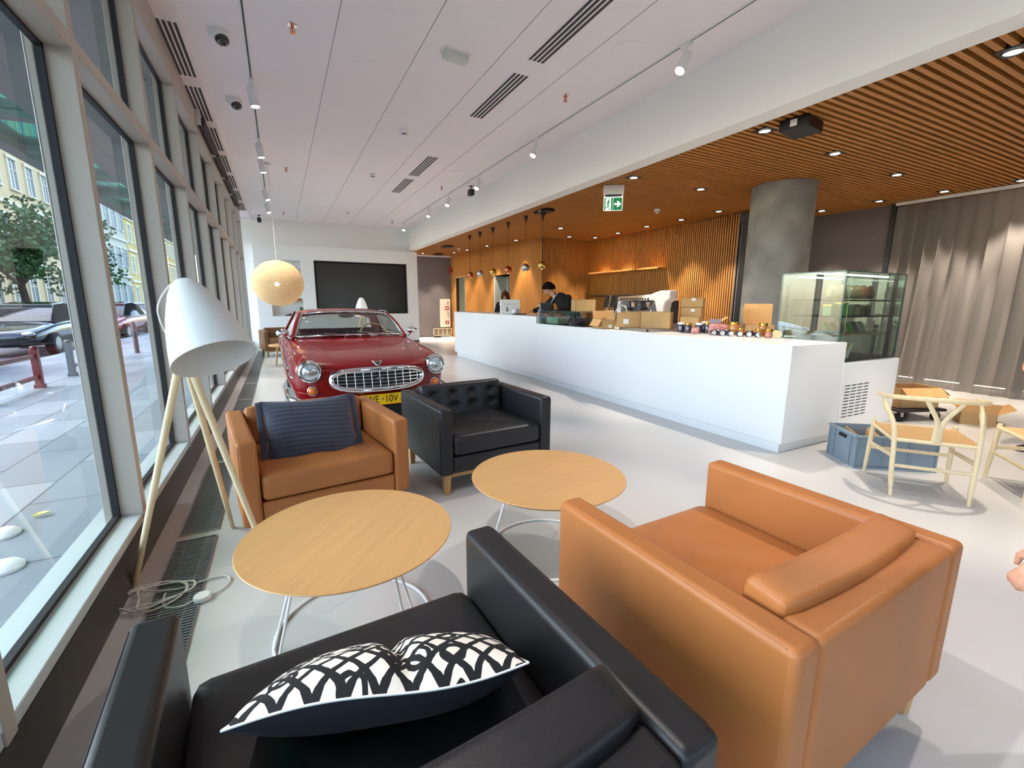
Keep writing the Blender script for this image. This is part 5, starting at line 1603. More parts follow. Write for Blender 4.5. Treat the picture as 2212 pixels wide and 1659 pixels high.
# exit sign
t = thing('exit_sign', 'green exit sign with running figure and arrow hanging from the slat ceiling', 'exit sign', (4.58, 5.60, HW), R(-28 - 8))
MB().box(-0.15, 0.15, -0.025, 0.045, -0.13, 0).build('battery_case', 'white_plastic', t, bevel=0.004)
MB().box(-0.14, 0.14, 0.003, 0.013, -0.36, -0.145).build('panel', 'sign_white', t, bevel=0.003)
MB().box(-0.12, 0.12, 0.0, 0.006, -0.16, -0.13).build('hanger', 'dark_steel', t)
g_ = MB().box(-0.13, -0.004, 0.0018, 0.003, -0.352, -0.175).box(0.002, 0.13, 0.0018, 0.003, -0.352, -0.175).build('green_field', 'green', t, smooth=0)
MB().prism([(0.018, -0.278), (0.018, -0.252), (0.07, -0.252), (0.05, -0.222), (0.074, -0.222), (0.118, -0.265), (0.074, -0.308), (0.05, -0.308), (0.07, -0.278)], 0.0006, 0.0018).build('arrow', 'sign_white', g_, smooth=0)
MB().box(-0.112, -0.03, 0.001, 0.0018, -0.352, -0.182).build('doorway', 'sign_white', g_, smooth=0)
mb = MB()
mb.lathe([(0.001, 0), (0.011, 0), (0.011, 0.0006), (0.001, 0.0006)], 16)
mb.v = [(-0.062 + x, 0.001 - z, -0.206 + y) for x, y, z in mb.v]
def limb(pts, w_):
    for (x0, z0), (x1, z1) in zip(pts, pts[1:]):
        d = Vector((x1 - x0, z1 - z0)).normalized() * w_ / 2
        n_ = Vector((-d.y, d.x))
        mb.prism([(x0 + n_.x - d.x, z0 + n_.y - d.y), (x1 + n_.x + d.x, z1 + n_.y + d.y), (x1 - n_.x + d.x, z1 - n_.y + d.y), (x0 - n_.x - d.x, z0 - n_.y - d.y)], 0.0004, 0.001)
limb([(-0.07, -0.225), (-0.076, -0.275)], 0.02)
limb([(-0.066, -0.226), (-0.048, -0.25), (-0.036, -0.246)], 0.008)
limb([(-0.076, -0.226), (-0.092, -0.236), (-0.098, -0.256)], 0.008)
limb([(-0.074, -0.272), (-0.06, -0.3), (-0.055, -0.345)], 0.011)
limb([(-0.08, -0.272), (-0.084, -0.312), (-0.114, -0.318)], 0.011)
mb.build('running_figure', 'green', g_, smooth=0)
# small red sign above the far doorway
t = thing('hose_sign', 'small dark red sign above the far doorway', 'sign', (6.0, 16.9, 2.46), R(-86))
MB().box(-0.1, 0.1, -0.03, -0.015, 0, 0.24).build('panel', 'red_sign', t, bevel=0.003)
MB().box(-0.02, 0.02, -0.02, 0.06, 0.08, 0.16).build('bracket', 'black_plastic', t)

# ball pendants over the raised counter
cols = ['copper', 'silver', 'gold', 'copper', 'silver', 'gold']
nm = ['farthest polished copper ball pendant over the counter', 'farther polished silver ball pendant over the counter', 'farther polished brass ball pendant over the counter', 'nearer polished copper ball pendant over the counter', 'nearer polished silver ball pendant over the counter', 'nearest polished brass ball pendant over the counter']
for i, y in enumerate((11.4, 10.72, 9.95, 9.15, 8.34, 7.68)):
    t = thing('ball_pendant', nm[i], 'pendant lamp', (4.6, y, 2.08), 0, 'ball pendants over the counter')
    r_ = 0.088
    hz_ = HW - 2.08 - (0.055 if i == 5 else 0.0)
    prof = [(r_ * math.cos(a), r_ * math.sin(a)) for a in [R(d) for d in range(-52, 90, 7)]] + [(0.012, r_), (0.001, r_ + 0.002)]
    inner = [((r_ - 0.004) * math.cos(a), (r_ - 0.004) * math.sin(a)) for a in [R(d) for d in range(84, -53, -7)]]
    prof = [(r_ * 0.6, -r_ * 0.79)] + prof
    MB().lathe(prof[1:], 36, cap=False).lathe(inner, 36, cap=False).build('shade', cols[i], t, smooth=180)
    MB().cyl((0, 0, r_ - 0.002), (0, 0, hz_ - 0.13), 0.004, None, 8).build('cord', 'cord', t)
    MB().lathe([(0.006, hz_ - 0.14), (0.05, hz_), (0.001, hz_)], 24).build('ceiling_cone', 'cord', t)
    MB().ell((0, 0, -0.03), (0.04, 0.04, 0.04), 16, 10).build('bulb', mat('lit pendant bulb', (255, 230, 190), 0.5, emit=(255, 220, 160), es=8), t)

# roller blinds along the top of the far windows
for i in range(4):
    y0 = 7.16 + 1.4 * i
    t = thing('roller_blind', nth(i) + ' dark rolled-up blind from the camera at the top of the windows', 'roller blind', (-0.69, y0 + 0.67, 3.58), 0, 'rolled-up blinds above the windows')
    MB().cyl((0, -0.66, 0), (0, 0.66, 0), 0.045, None, 24).build('fabric_roll', mat('dark blind fabric', (62, 58, 56), 0.8), t)
    for s_ in (-1, 1):
        MB().box(-0.05, 0.0, s_ * 0.678 - 0.012, s_ * 0.678 + 0.012, -0.05, 0.13).build('bracket', 'white_plastic', t, bevel=0.004)
# ================================================================== THE RED COUPE
from mathutils.bvhtree import BVHTree
car = thing('coupe_car', 'red classic coupe with chrome oval grille parked in the lounge', 'car', (0.85, 4.65, 0), R(1.6))
# local: x = lateral (right in the picture), y = from the nose to the tail, z = up
ST = [  # y, W, zb, zm, z4, crest(u,z), valley(u,z), hood
    (-0.02, 0.50, 0.42, 0.56, 0.64, 0.46, 0.69, 0.28, 0.715, 0.72),
    (0.01, 0.66, 0.36, 0.56, 0.67, 0.60, 0.73, 0.32, 0.745, 0.75),
    (0.07, 0.76, 0.29, 0.56, 0.71, 0.66, 0.775, 0.40, 0.78, 0.785),
    (0.20, 0.80, 0.25, 0.56, 0.74, 0.665, 0.815, 0.44, 0.81, 0.82),
    (0.40, 0.812, 0.24, 0.56, 0.76, 0.665, 0.845, 0.46, 0.84, 0.85),
    (0.43, 0.814, 0.42, 0.60, 0.76, 0.665, 0.85, 0.46, 0.843, 0.853),
    (0.58, 0.816, 0.58, 0.66, 0.765, 0.668, 0.862, 0.48, 0.855, 0.866),
    (0.76, 0.818, 0.63, 0.69, 0.77, 0.67, 0.875, 0.5, 0.868, 0.88),
    (0.94, 0.82, 0.58, 0.66, 0.772, 0.672, 0.886, 0.51, 0.88, 0.892),
    (1.09, 0.82, 0.42, 0.60, 0.775, 0.675, 0.896, 0.52, 0.892, 0.904),
    (1.12, 0.82, 0.21, 0.56, 0.775, 0.675, 0.898, 0.53, 0.895, 0.906),
    (1.36, 0.822, 0.19, 0.56, 0.78, 0.69, 0.915, 0.58, 0.925, 0.935),
    (1.44, 0.822, 0.19, 0.56, 0.78, 0.70, 0.92, 0.62, 0.93, 0.94),
    (1.50, 0.822, 0.19, 0.56, 0.78, 0.705, 0.92, 0.66, 0.90, 0.72),
    (1.56, 0.822, 0.19, 0.56, 0.785, 0.71, 0.92, 0.67, 0.60, 0.42),
    (2.3, 0.822, 0.19, 0.56, 0.79, 0.72, 0.925, 0.67, 0.60, 0.40),
    (2.85, 0.818, 0.2, 0.56, 0.80, 0.72, 0.935, 0.66, 0.60, 0.42),
    (2.98, 0.816, 0.21, 0.56, 0.80, 0.72, 0.938, 0.62, 0.80, 0.76),
    (3.02, 0.816, 0.42, 0.6, 0.80, 0.72, 0.938, 0.6, 0.88, 0.88),
    (3.2, 0.814, 0.6, 0.67, 0.80, 0.72, 0.936, 0.56, 0.92, 0.92),
    (3.36, 0.832, 0.63, 0.69, 0.80, 0.715, 0.932, 0.5, 0.925, 0.93),
    (3.54, 0.82, 0.58, 0.66, 0.80, 0.71, 0.926, 0.5, 0.918, 0.925),
    (3.69, 0.81, 0.42, 0.6, 0.79, 0.70, 0.918, 0.48, 0.905, 0.91),
    (3.72, 0.805, 0.25, 0.57, 0.79, 0.70, 0.915, 0.48, 0.90, 0.905),
    (4.1, 0.75, 0.3, 0.57, 0.76, 0.65, 0.87, 0.45, 0.83, 0.84),
    (4.3, 0.66, 0.36, 0.57, 0.7, 0.57, 0.79, 0.4, 0.765, 0.77),
    (4.36, 0.52, 0.42, 0.57, 0.66, 0.46, 0.72, 0.3, 0.71, 0.715)]
rings = []
for y, W_, zb, zm, z4, cu_, cz, vu, vz, hz in ST:
    half = [(W_ * 0.62, zb), (W_ * 0.93, zb + 0.03), (W_, zm), (W_ * 0.985, z4), (cu_ + 0.07, (cz * 2 + z4) / 3), (cu_, cz), (vu, vz)]
    sw = 0.16 if y < 0.9 else 0.0
    k = max(0.0, 1 - y / 0.9)
    f = lambda u: y + 0.15 * (abs(u) / 0.8) ** 2 * k + (0.10 * (abs(u) / 0.66) ** 2 * smoothstep(1.0, 1.36, y) * (1 - smoothstep(1.56, 2.0, y)))
    ring = [(0.0, f(0), zb)] + [(u, f(u), z) for u, z in half] + [(0.0, f(0), hz)] + [(-u, f(u), z) for u, z in reversed(half)]
    rings.append(ring)
body = MB().ring_loft(rings).build('body', 'red_paint', car, sub=2, smooth=180)
dg = bpy.context.evaluated_depsgraph_get()
dg.update()
bvh = BVHTree.FromObject(body, dg)
def top_z(u, y):
    h = bvh.ray_cast(Vector((u, y, 3)), Vector((0, 0, -1)))
    return h[0].z if h[0] else 0.9
def front_y(u, z):
    h = bvh.ray_cast(Vector((u, -3, z)), Vector((0, 1, 0)))
    return h[0].y if h[0] else 0.0
def side_x(s, y, z):
    h = bvh.ray_cast(Vector((s * 3, y, z)), Vector((-s, 0, 0)))
    return h[0].x if h[0] else s * 0.8
# headlamp pods, lamps, turn signals
M['lamp_glass'] = mat('headlamp glass', (205, 212, 214), 0.12, metal=0.55, coat=1.0)
for s in (-1, 1):
    hx, hz = s * 0.635, 0.70
    hy = 0.07
    MB().ell((hx, hy + 0.30, hz + 0.01), (0.118, 0.33, 0.118), 28, 20).build('headlamp_pod', 'red_paint', car, smooth=180)
    hl = MB()
    hl.X = Matrix.Translation((hx, hy, hz)) @ Matrix.Rotation(R(90), 4, 'X') @ Matrix.Rotation(R(0), 4, 'Y')
    hl.lathe([(0.088, -0.06), (0.112, -0.05), (0.114, -0.02), (0.104, 0.02), (0.094, 0.032), (0.087, 0.03), (0.086, 0.0)], 36, cap=False)
    ho = hl.build('headlamp_rim', 'chrome', car, smooth=180)
    hl = MB()
    hl.X = Matrix.Translation((hx, hy, hz)) @ Matrix.Rotation(R(90), 4, 'X')
    hl.lathe([(0.088, 0.02), (0.07, 0.034), (0.045, 0.043), (0.02, 0.047), (0.001, 0.048)], 36)
    hl.build('headlamp_lens', 'lamp_glass', ho, smooth=180)
    hl = MB()
    hl.X = Matrix.Translation((hx, hy, hz)) @ Matrix.Rotation(R(90), 4, 'X')
    hl.lathe([(0.032, 0.044), (0.030, 0.052), (0.02, 0.056), (0.001, 0.057)], 24)
    hl.build('bulb_shield', 'steel', ho, smooth=180)
    tx, tz = s * 0.625, 0.505
    ty = front_y(tx, tz)
    tg_ = MB()
    tg_.X = Matrix.Translation((tx, ty, tz)) @ Matrix.Rotation(R(90), 4, 'X')
    tg_.lathe([(0.046, -0.02), (0.05, 0.0), (0.048, 0.022), (0.041, 0.026), (0.038, 0.02)], 28, cap=False)
    to = tg_.build('turn_signal', 'chrome', car, smooth=180)
    tg_ = MB()
    tg_.X = Matrix.Translation((tx, ty, tz)) @ Matrix.Rotation(R(90), 4, 'X')
    tg_.lathe([(0.04, 0.015), (0.034, 0.034), (0.018, 0.043), (0.001, 0.045)], 24)
    tg_.build('amber_lens', 'amber', to, smooth=180)
# oval grille
gz, gw, gh = 0.612, 0.455, 0.108
def oval(k, n=72):
    out = []
    for i in range(n):
        a = 2 * PI * i / n
        c, s_ = math.cos(a), math.sin(a)
        e = 0.62
        x = math.copysign(abs(c) ** e, c) * gw * k
        z = math.copysign(abs(s_) ** 0.8, s_) * gh * k
        # flat along the top, deeper curve below
        if z > 0:
            z *= 0.86
        out.append((x, z))
    return out
def gy(x, z):
    return -0.062 + 0.20 * (abs(x) / 0.8) ** 2 * 1.0 + 0.16 * (z)
MB().tube([(x, gy(x, z), gz + z) for x, z in oval(1.0)], 0.021, 12, closed=True, flat=1.25).build('grille_rim', 'chrome', car, smooth=180)
op = oval(1.0)
mb = MB()
mb.add([(0, gy(0, 0) + 0.03, gz)] + [(x, gy(x, z) + 0.03, gz + z) for x, z in op], [(0, i + 1, (i + 1) % len(op) + 1) for i in range(len(op))])
mb.add([(x, gy(x, z), gz + z) for x, z in op] + [(x * 1.03, gy(x, z) + 0.16, gz + z * 1.03) for x, z in op], [(i, (i + 1) % len(op), (i + 1) % len(op) + len(op), i + len(op)) for i in range(len(op))])
mb.build('grille_recess', 'ink', car)
def zlim(x):
    best = [z for xx, z in op if abs(xx - x) < 0.03]
    return (min(best), max(best)) if best else (0, 0)
gb_ = MB()
for i in range(11):
    x = -0.40 + i * 0.08
    z0, z1 = zlim(x)
    gb_.tube([(x, gy(x, z) - 0.004, gz + z) for z in [z0 + (z1 - z0) * q / 4 for q in range(5)]], 0.0042, 6)
for k in range(5):
    z = -0.072 + k * 0.034
    xs = [xx for xx, zz in op if abs(zz - z) < 0.014]
    if xs:
        a, b_ = min(xs), max(xs)
        gb_.tube([(x, gy(x, z) + 0.001, gz + z) for x in [a + (b_ - a) * q / 12 for q in range(13)]], 0.0042, 6)
gb_.build('grille_bars', 'steel', car)
MB().box(-0.03, 0.03, gy(0, 0) - 0.014, gy(0, 0) - 0.006, gz - 0.012, gz + 0.012).build('grille_badge', 'steel', car, bevel=0.003)
# V badge on the nose
zb_ = 0.765
yb_ = front_y(0.0, 0.742)
mb = MB()
mb.X = Matrix.Translation((0, yb_ + 0.015, 0.752)) @ Matrix.Rotation(R(-52), 4, 'X')
mb.prism([(-0.052, 0.03), (-0.045, 0.036), (0, 0.018), (0.045, 0.036), (0.052, 0.03), (0.02, -0.03), (0, -0.042), (-0.02, -0.03)], -0.012, 0.0)
bd = mb.build('nose_badge', 'chrome', car, bevel=0.003)
mb = MB()
mb.X = Matrix.Translation((0, yb_ + 0.015, 0.752)) @ Matrix.Rotation(R(-52), 4, 'X')
mb.prism([(-0.034, 0.02), (0, 0.006), (0.034, 0.02), (0.013, -0.022), (0, -0.03), (-0.013, -0.022)], -0.0145, -0.012)
mb.build('badge_enamel', 'ink', bd)
# number plate
pl = MB().box(-0.21, 0.31, -0.07, -0.062, 0.335, 0.449).build('number_plate', 'yellow', car, bevel=0.004)
vs, fs = text_mb('WE', 0.108, 0.0006)
for body_t, cx, sz in (('WE', -0.085, 0.105), ('10V', 0.105, 0.105)):
    vs, fs = text_mb(body_t, sz, 0.0006)
    mb = MB()
    mb.X = Matrix.Translation((cx, -0.0712, 0.392)) @ Matrix.Rotation(R(90), 4, 'X') @ Matrix.Diagonal((0.82, 1.0, 1, 1))
    mb.add(vs, fs)
    mb.build('plate_letters', 'ink', pl, smooth=0)
mb = MB()
def ln(pts, w_=0.0022, closed=False):
    mb.tube([(x, -0.0712, z) for x, z in pts], w_, 6, closed=closed)
ln([(0.212 + 0.014 * math.cos(a), 0.376 + 0.014 * math.sin(a)) for a in [R(d) for d in range(0, 360, 30)]], closed=True)
ln([(0.278 + 0.014 * math.cos(a), 0.376 + 0.014 * math.sin(a)) for a in [R(d) for d in range(0, 360, 30)]], closed=True)
ln([(0.205, 0.39), (0.228, 0.388), (0.232, 0.38), (0.26, 0.38), (0.266, 0.392), (0.292, 0.39)])
ln([(0.226, 0.39), (0.226, 0.40), (0.246, 0.40), (0.248, 0.42), (0.282, 0.42), (0.284, 0.39)])
ln([(0.264, 0.40), (0.264, 0.42)])
mb.build('car_pictogram', 'ink', pl)
MB().box(0.012, 0.026, -0.0712, -0.07, 0.385, 0.405).build('plate_sticker', 'steel', pl)
# bumpers
for s in (-1, 1):
    MB().tube(catmull([(s * 0.84, 0.62, 0.44), (s * 0.825, 0.24, 0.42), (s * 0.70, 0.055, 0.40), (s * 0.5, -0.035, 0.385), (s * 0.40, -0.06, 0.39), (s * 0.375, -0.045, 0.455)], 7), [0.02] * 8 + [0.03] * 21 + [0.026] * 7, 12).build('front_bumper', 'chrome', car, smooth=180)
MB().tube(catmull([(-0.74, 4.08, 0.46), (-0.6, 4.38, 0.45), (0, 4.45, 0.45), (0.6, 4.38, 0.45), (0.74, 4.08, 0.46)], 8), 0.03, 12).build('rear_bumper', 'chrome', car, smooth=180)
# lower nose and underside
MB().box(-0.72, 0.72, 0.15, 4.1, 0.16, 0.3).build('underbody', 'ink', car, bevel=0.03)
# chrome strips, shut lines
for s in (-1, 1):
    pts = []
    for k in range(26):
        y = 0.28 + k * 0.09
        z = 0.62 + 0.02 * math.sin(k * 0.12) + (0.0 if y < 1.6 else 0.12 * smoothstep(1.6, 2.5, y))
        pts.append((side_x(s, y, z) + s * 0.003, y, z))
    MB().tube(pts, 0.011, 8).build('side_trim', 'chrome', car, smooth=180)
    pts = [(s * (0.40 + 0.19 * smoothstep(0.1, 1.3, y)), y, 0) for y in [0.14 + 0.05 * i for i in range(25)]]
    MB().tube([(x, y, top_z(x, y) + 0.0005) for x, y, z in pts], 0.0035, 6).build('bonnet_gap', 'dark_red', car)
    pts = []
    for i in range(14):
        z = 0.26 + i * 0.048
        pts.append((side_x(s, 1.62, z), 1.62, z))
    MB().tube(pts, 0.003, 6).build('door_gap', 'dark_red', car)
# wheels
for y in (0.76, 3.36):
    for s in (-1, 1):
        w_ = MB().cyl((s * 0.58, y, 0.31), (s * 0.745, y, 0.31), 0.31, None, 40).build('wheel', 'tyre', car, bevel=0.03, seg=3)
        MB().cyl((s * 0.72, y, 0.31), (s * 0.752, y, 0.31), 0.2, 0.17, 32).build('hub_cap', 'chrome', w_, bevel=0.01)
# windscreen and glasshouse
def wb(u):   # windscreen base
    return Vector((0.665 * u, 1.37 + 0.13 * u * u, 0.955 - 0.018 * u * u))
def wt(u):
    return Vector((0.545 * u, 1.86 + 0.09 * u * u, 1.235 - 0.028 * u * u))
def wsc(u, v):
    a, b_ = wb(u * 2 - 1), wt(u * 2 - 1)
    p = a.lerp(b_, v)
    return p + Vector((0, -0.03, 0.02)) * math.sin(PI * v)
MB().grid(wsc, 24, 10).build('windscreen', 'glass_car', car, smooth=180)
fr = [wsc(i / 16, 0.0) for i in range(17)] + [wsc(1, j / 8) for j in range(1, 8)] + [wsc(1 - i / 16, 1.0) for i in range(17)] + [wsc(0, 1 - j / 8) for j in range(1, 8)]
fr = [p + Vector((0, -0.008, 0.004)) for p in fr]
MB().tube(fr, 0.0125, 10, closed=True).build('windscreen_trim', 'chrome', car, smooth=180)
MB().tube([p + Vector((0, 0.014, 0.002)) for p in fr], 0.016, 8, closed=True).build('windscreen_seal', 'gasket', car, smooth=180)
def roof(u, v):
    q = u * 2 - 1
    y = 1.865 + 1.16 * v + (0.085 * q * q) * (1 - v) - 0.05 * q * q * v
    zc = 1.242 + 0.05 * math.sin(PI * min(1, v * 0.95 + 0.02)) - 0.045 * v * v
    w_ = 0.565 + 0.045 * math.sin(PI * v) - 0.03 * v
    return (w_ * q, y, zc - 0.034 * abs(q) ** 2.2 - 0.03 * abs(q) ** 8)
MB().shell(roof, 24, 20, 0.03).build('roof', 'red_paint', car, smooth=180)
def rb(u):
    return Vector((0.56 * u, 3.5 - 0.12 * u * u, 0.935 - 0.005 * u * u))
def rt_(u):
    return Vector((0.50 * u, 2.99 - 0.05 * u * u, 1.19 - 0.028 * u * u))
MB().grid(lambda u, v: rb(u * 2 - 1).lerp(rt_(u * 2 - 1), v) + Vector((0, 0.03, 0.02)) * math.sin(PI * v), 20, 8).build('rear_window', 'glass_car', car, smooth=180)
for s in (-1, 1):
    MB().tube(catmull([(s * 0.70, 1.47, 0.915), (s * 0.64, 1.70, 1.08), (s * 0.575, 1.93, 1.20), (s * 0.57, 2.0, 1.215)], 6), 0.024, 10).build('front_pillar', 'red_paint', car, smooth=180)
    MB().shell(lambda u, v: tuple(Vector((s * (0.72 - 0.03 * u), 2.92 + 0.62 * u, 0.925 - 0.0 * u)).lerp(Vector((s * (0.575 - 0.055 * u), 2.72 + 0.30 * u, 1.215 - 0.015 * u)), v)), 8, 8, 0.025).build('rear_pillar', 'red_paint', car, smooth=180)
    MB().grid(lambda u, v: tuple(Vector((s * 0.725, 1.52 + 1.42 * u, 0.925)).lerp(Vector((s * 0.585, 1.98 + 0.76 * u, 1.21)), v)), 8, 4).build('side_window', 'glass_car', car, smooth=180)
    MB().tube([(s * 0.727, 1.5, 0.926), (s * 0.735, 2.3, 0.93), (s * 0.727, 2.95, 0.932)], 0.009, 8).build('belt_trim', 'chrome', car, smooth=180)
    MB().tube(catmull([(s * 0.69, 1.5, 0.935), (s * 0.588, 1.97, 1.215), (s * 0.60, 2.4, 1.245), (s * 0.585, 2.74, 1.222)], 6), 0.008, 8).build('drip_rail', 'chrome', car, smooth=180)
    # mirrors
    mx = s * 0.805
    mi = MB().tube(catmull([(s * 0.735, 1.56, 0.88), (s * 0.775, 1.53, 0.93), (mx, 1.50, 0.97)], 5), 0.009, 8).build('mirror_arm', 'chrome', car, smooth=180)
    MB().ell((mx, 1.50, 0.995), (0.072, 0.045, 0.052), 20, 14).build('mirror_shell', 'chrome', mi, smooth=180)
# wipers
for px, pz, ex, ez in ((-0.10, 0.955, -0.60, 0.985), (0.30, 0.955, -0.20, 1.03)):
    y0 = 1.355
    wo = MB().cyl((px, y0 + 0.01, pz - 0.02), (px, y0 + 0.002, pz + 0.006), 0.01, None, 14).tube([(px, y0 - 0.02, pz + 0.008), ((px + ex) / 2, y0 - 0.01, (pz + ez) / 2 + 0.012)], 0.006, 8).build('wiper_arm', 'steel', car)
    a = Vector((px - 0.12, y0 + 0.002, pz + 0.005 + 0.1 * (ez - pz)))
    b_ = Vector((ex, y0 + 0.035 + 0.4 * max(0, ez - 0.985), ez))
    MB().tube([a, b_], 0.006, 6).build('wiper_blade', 'ink', wo)
# interior
MB().box(-0.66, 0.66, 1.52, 1.78, 0.74, 0.885).build('dashboard', 'black_plastic', car, bevel=0.03, seg=3)
for s in (-1, 1):
    st = MB().pad(s * 0.33, 2.15, 0.46, 0.5, 0.5, 0.16, 0.05, 8).build('front_seat', 'dark_red', car, smooth=180)
    mb = MB()
    mb.X = Matrix.Translation((s * 0.33, 2.46, 0.72)) @ Matrix.Rotation(R(-12), 4, 'X')
    mb.pad(0, 0, 0, 0.5, 0.13, 0.54, 0.05, 8)
    mb.build('seat_back', 'dark_red', st, smooth=180)
MB().pad(0, 2.98, 0.8, 1.2, 0.16, 0.32, 0.05, 8).build('rear_seat', 'dark_red', car, smooth=180)
mb = MB()
mb.X = Matrix.Translation((0.36, 1.86, 0.905)) @ Matrix.Rotation(R(62), 4, 'X')
mb.tube([(0.19 * math.cos(a), 0.19 * math.sin(a), 0) for a in [2 * PI * k / 40 for k in range(40)]], 0.011, 8, closed=True)
sw_ = mb.build('steering_wheel', mat('cream steering wheel', (214, 190, 140), 0.35), car, smooth=180)
mb = MB()
mb.X = Matrix.Translation((0.36, 1.86, 0.905)) @ Matrix.Rotation(R(62), 4, 'X')
mb.lathe([(0.001, -0.03), (0.04, -0.02), (0.05, 0), (0.001, 0.01)], 20)
for a in (0.3, PI - 0.3, 1.5 * PI):
    mb.tube([(0.04 * math.cos(a), 0.04 * math.sin(a), -0.005), (0.185 * math.cos(a), 0.185 * math.sin(a), 0)], 0.008, 8)
mb.build('spokes', 'chrome', sw_)
MB().ell((0, 1.86, 1.185), (0.1, 0.02, 0.028), 16, 10).build('rear_view_mirror', 'black_plastic', car)
# ================================================================== PEOPLE
def sweep(mb, pts, rad, n=12, sub=5, flat=1.0):
    P = catmull(pts, sub)
    RR = []
    for i in range(len(rad) - 1):
        for k in range(sub):
            RR.append(rad[i] + (rad[i + 1] - rad[i]) * k / sub)
    RR.append(rad[-1])
    mb.tube(P, RR, n, flat=flat)
    mb.ell(P[0], (RR[0],) * 3, n, 8)
    mb.ell(P[-1], (RR[-1],) * 3, n, 8)
def head(mb, c, face, up, s=1.0):
    """head with brow, nose, chin, ears; face = look direction"""
    f = Vector(face).normalized()
    u = (Vector(up) - f * Vector(up).dot(f)).normalized()
    r_ = f.cross(u)
    X = Matrix((r_, f, u)).transposed().to_4x4()
    X.translation = Vector(c)
    old = mb.X
    mb.X = X
    def skull(a, b_):
        th = a * 2 * PI
        ph = (b_ - 0.5) * PI
        x = 0.076 * math.cos(ph) * math.cos(th)
        y = 0.098 * math.cos(ph) * math.sin(th)
        z = 0.118 * math.sin(ph)
        if z < 0:
            k = -z / 0.118
            x *= 1 - 0.34 * k
            if y > 0:
                y = y * (1 - 0.05 * k) + 0.012 * k
            else:
                y *= 1 - 0.35 * k
        if y > 0:
            y += 0.022 * math.exp(-(x / 0.014) ** 2 - ((z + 0.012) / 0.022) ** 2)      # nose
            y += 0.008 * math.exp(-(x / 0.012) ** 2 - ((z - 0.012) / 0.03) ** 2)
            y += 0.006 * math.exp(-((z - 0.034) / 0.01) ** 2)                            # brow
            y -= 0.010 * math.exp(-((abs(x) - 0.032) / 0.016) ** 2 - ((z - 0.014) / 0.012) ** 2)   # eye sockets
            y += 0.006 * math.exp(-(x / 0.022) ** 2 - ((z + 0.053) / 0.008) ** 2)       # lips
            y -= 0.004 * math.exp(-(x / 0.024) ** 2 - ((z + 0.053) / 0.0025) ** 2)      # mouth
            y += 0.009 * math.exp(-(x / 0.024) ** 2 - ((z + 0.094) / 0.014) ** 2)       # chin
        return (x * s, y * s, z * s)
    mb.grid(skull, 40, 32)
    for sx in (-1, 1):
        mb.ell((sx * 0.074 * s, -0.006, 0.0), (0.012 * s, 0.022 * s, 0.032 * s), 12, 8)
    mb.X = old
    return X
def head_extras(root, body, X, hair_m, long=False, s=1.0):
    for sx in (-1, 1):
        e = MB(); e.X = X
        e.ell((sx * 0.031 * s, 0.078 * s, 0.012 * s), (0.012 * s, 0.011 * s, 0.007 * s), 12, 8)
        e.build('eye', 'ink', body, smooth=180)
        b_ = MB(); b_.X = X
        b_.tube([(sx * 0.014 * s, 0.097 * s, 0.03 * s), (sx * 0.032 * s, 0.093 * s, 0.036 * s), (sx * 0.05 * s, 0.078 * s, 0.032 * s)], 0.004, 6)
        b_.build('eyebrow', hair_m, body)
    m_ = MB(); m_.X = X
    m_.tube([(-0.02 * s, 0.092 * s, -0.053 * s), (0, 0.1 * s, -0.054 * s), (0.02 * s, 0.092 * s, -0.053 * s)], 0.003, 6)
    m_.build('mouth', mat('lips', (160, 92, 84), 0.5), body)
    random.seed(5)
    h_ = MB(); h_.X = X
    def hair(a, b_):
        th = a * 2 * PI
        lo = -0.02 if not long else -0.35
        front = max(0.0, math.sin(th))
        back = max(0.0, -math.sin(th))
        z0 = 0.058 * front ** 0.6 + lo * (1 - front) - (0.055 * (1 - front)) if long else 0.054 * front ** 0.6 - 0.03 * (1 - front) - 0.045 * back
        ph = math.asin(max(-1, min(1, z0 / 0.125))) + (PI / 2 - math.asin(max(-1, min(1, z0 / 0.125)))) * b_
        k = 1.06 + 0.045 * math.sin(17 * th + 6 * b_) * (1 - b_ * 0.6) + 0.025 * math.sin(31 * th + 9 * b_)
        x = 0.086 * math.cos(ph) * math.cos(th) * k
        y = 0.107 * math.cos(ph) * math.sin(th) * k - 0.004
        z = 0.131 * math.sin(ph) * (0.98 + 0.02 * k)
        return (x * s, y * s, z * s)
    h_.shell(hair, 48, 16, -0.006)
    if long:
        for sx in (-1, 1):
            sweep(h_, [(sx * 0.07 * s, -0.03, 0.03), (sx * 0.085 * s, -0.03, -0.08), (sx * 0.08, -0.02, -0.2)], [0.035, 0.04, 0.02], 10)
        sweep(h_, [(0, -0.08, 0.05), (0, -0.1, -0.08), (0, -0.09, -0.2)], [0.06, 0.07, 0.04], 10)
    h_.build('hair', hair_m, root, smooth=180)
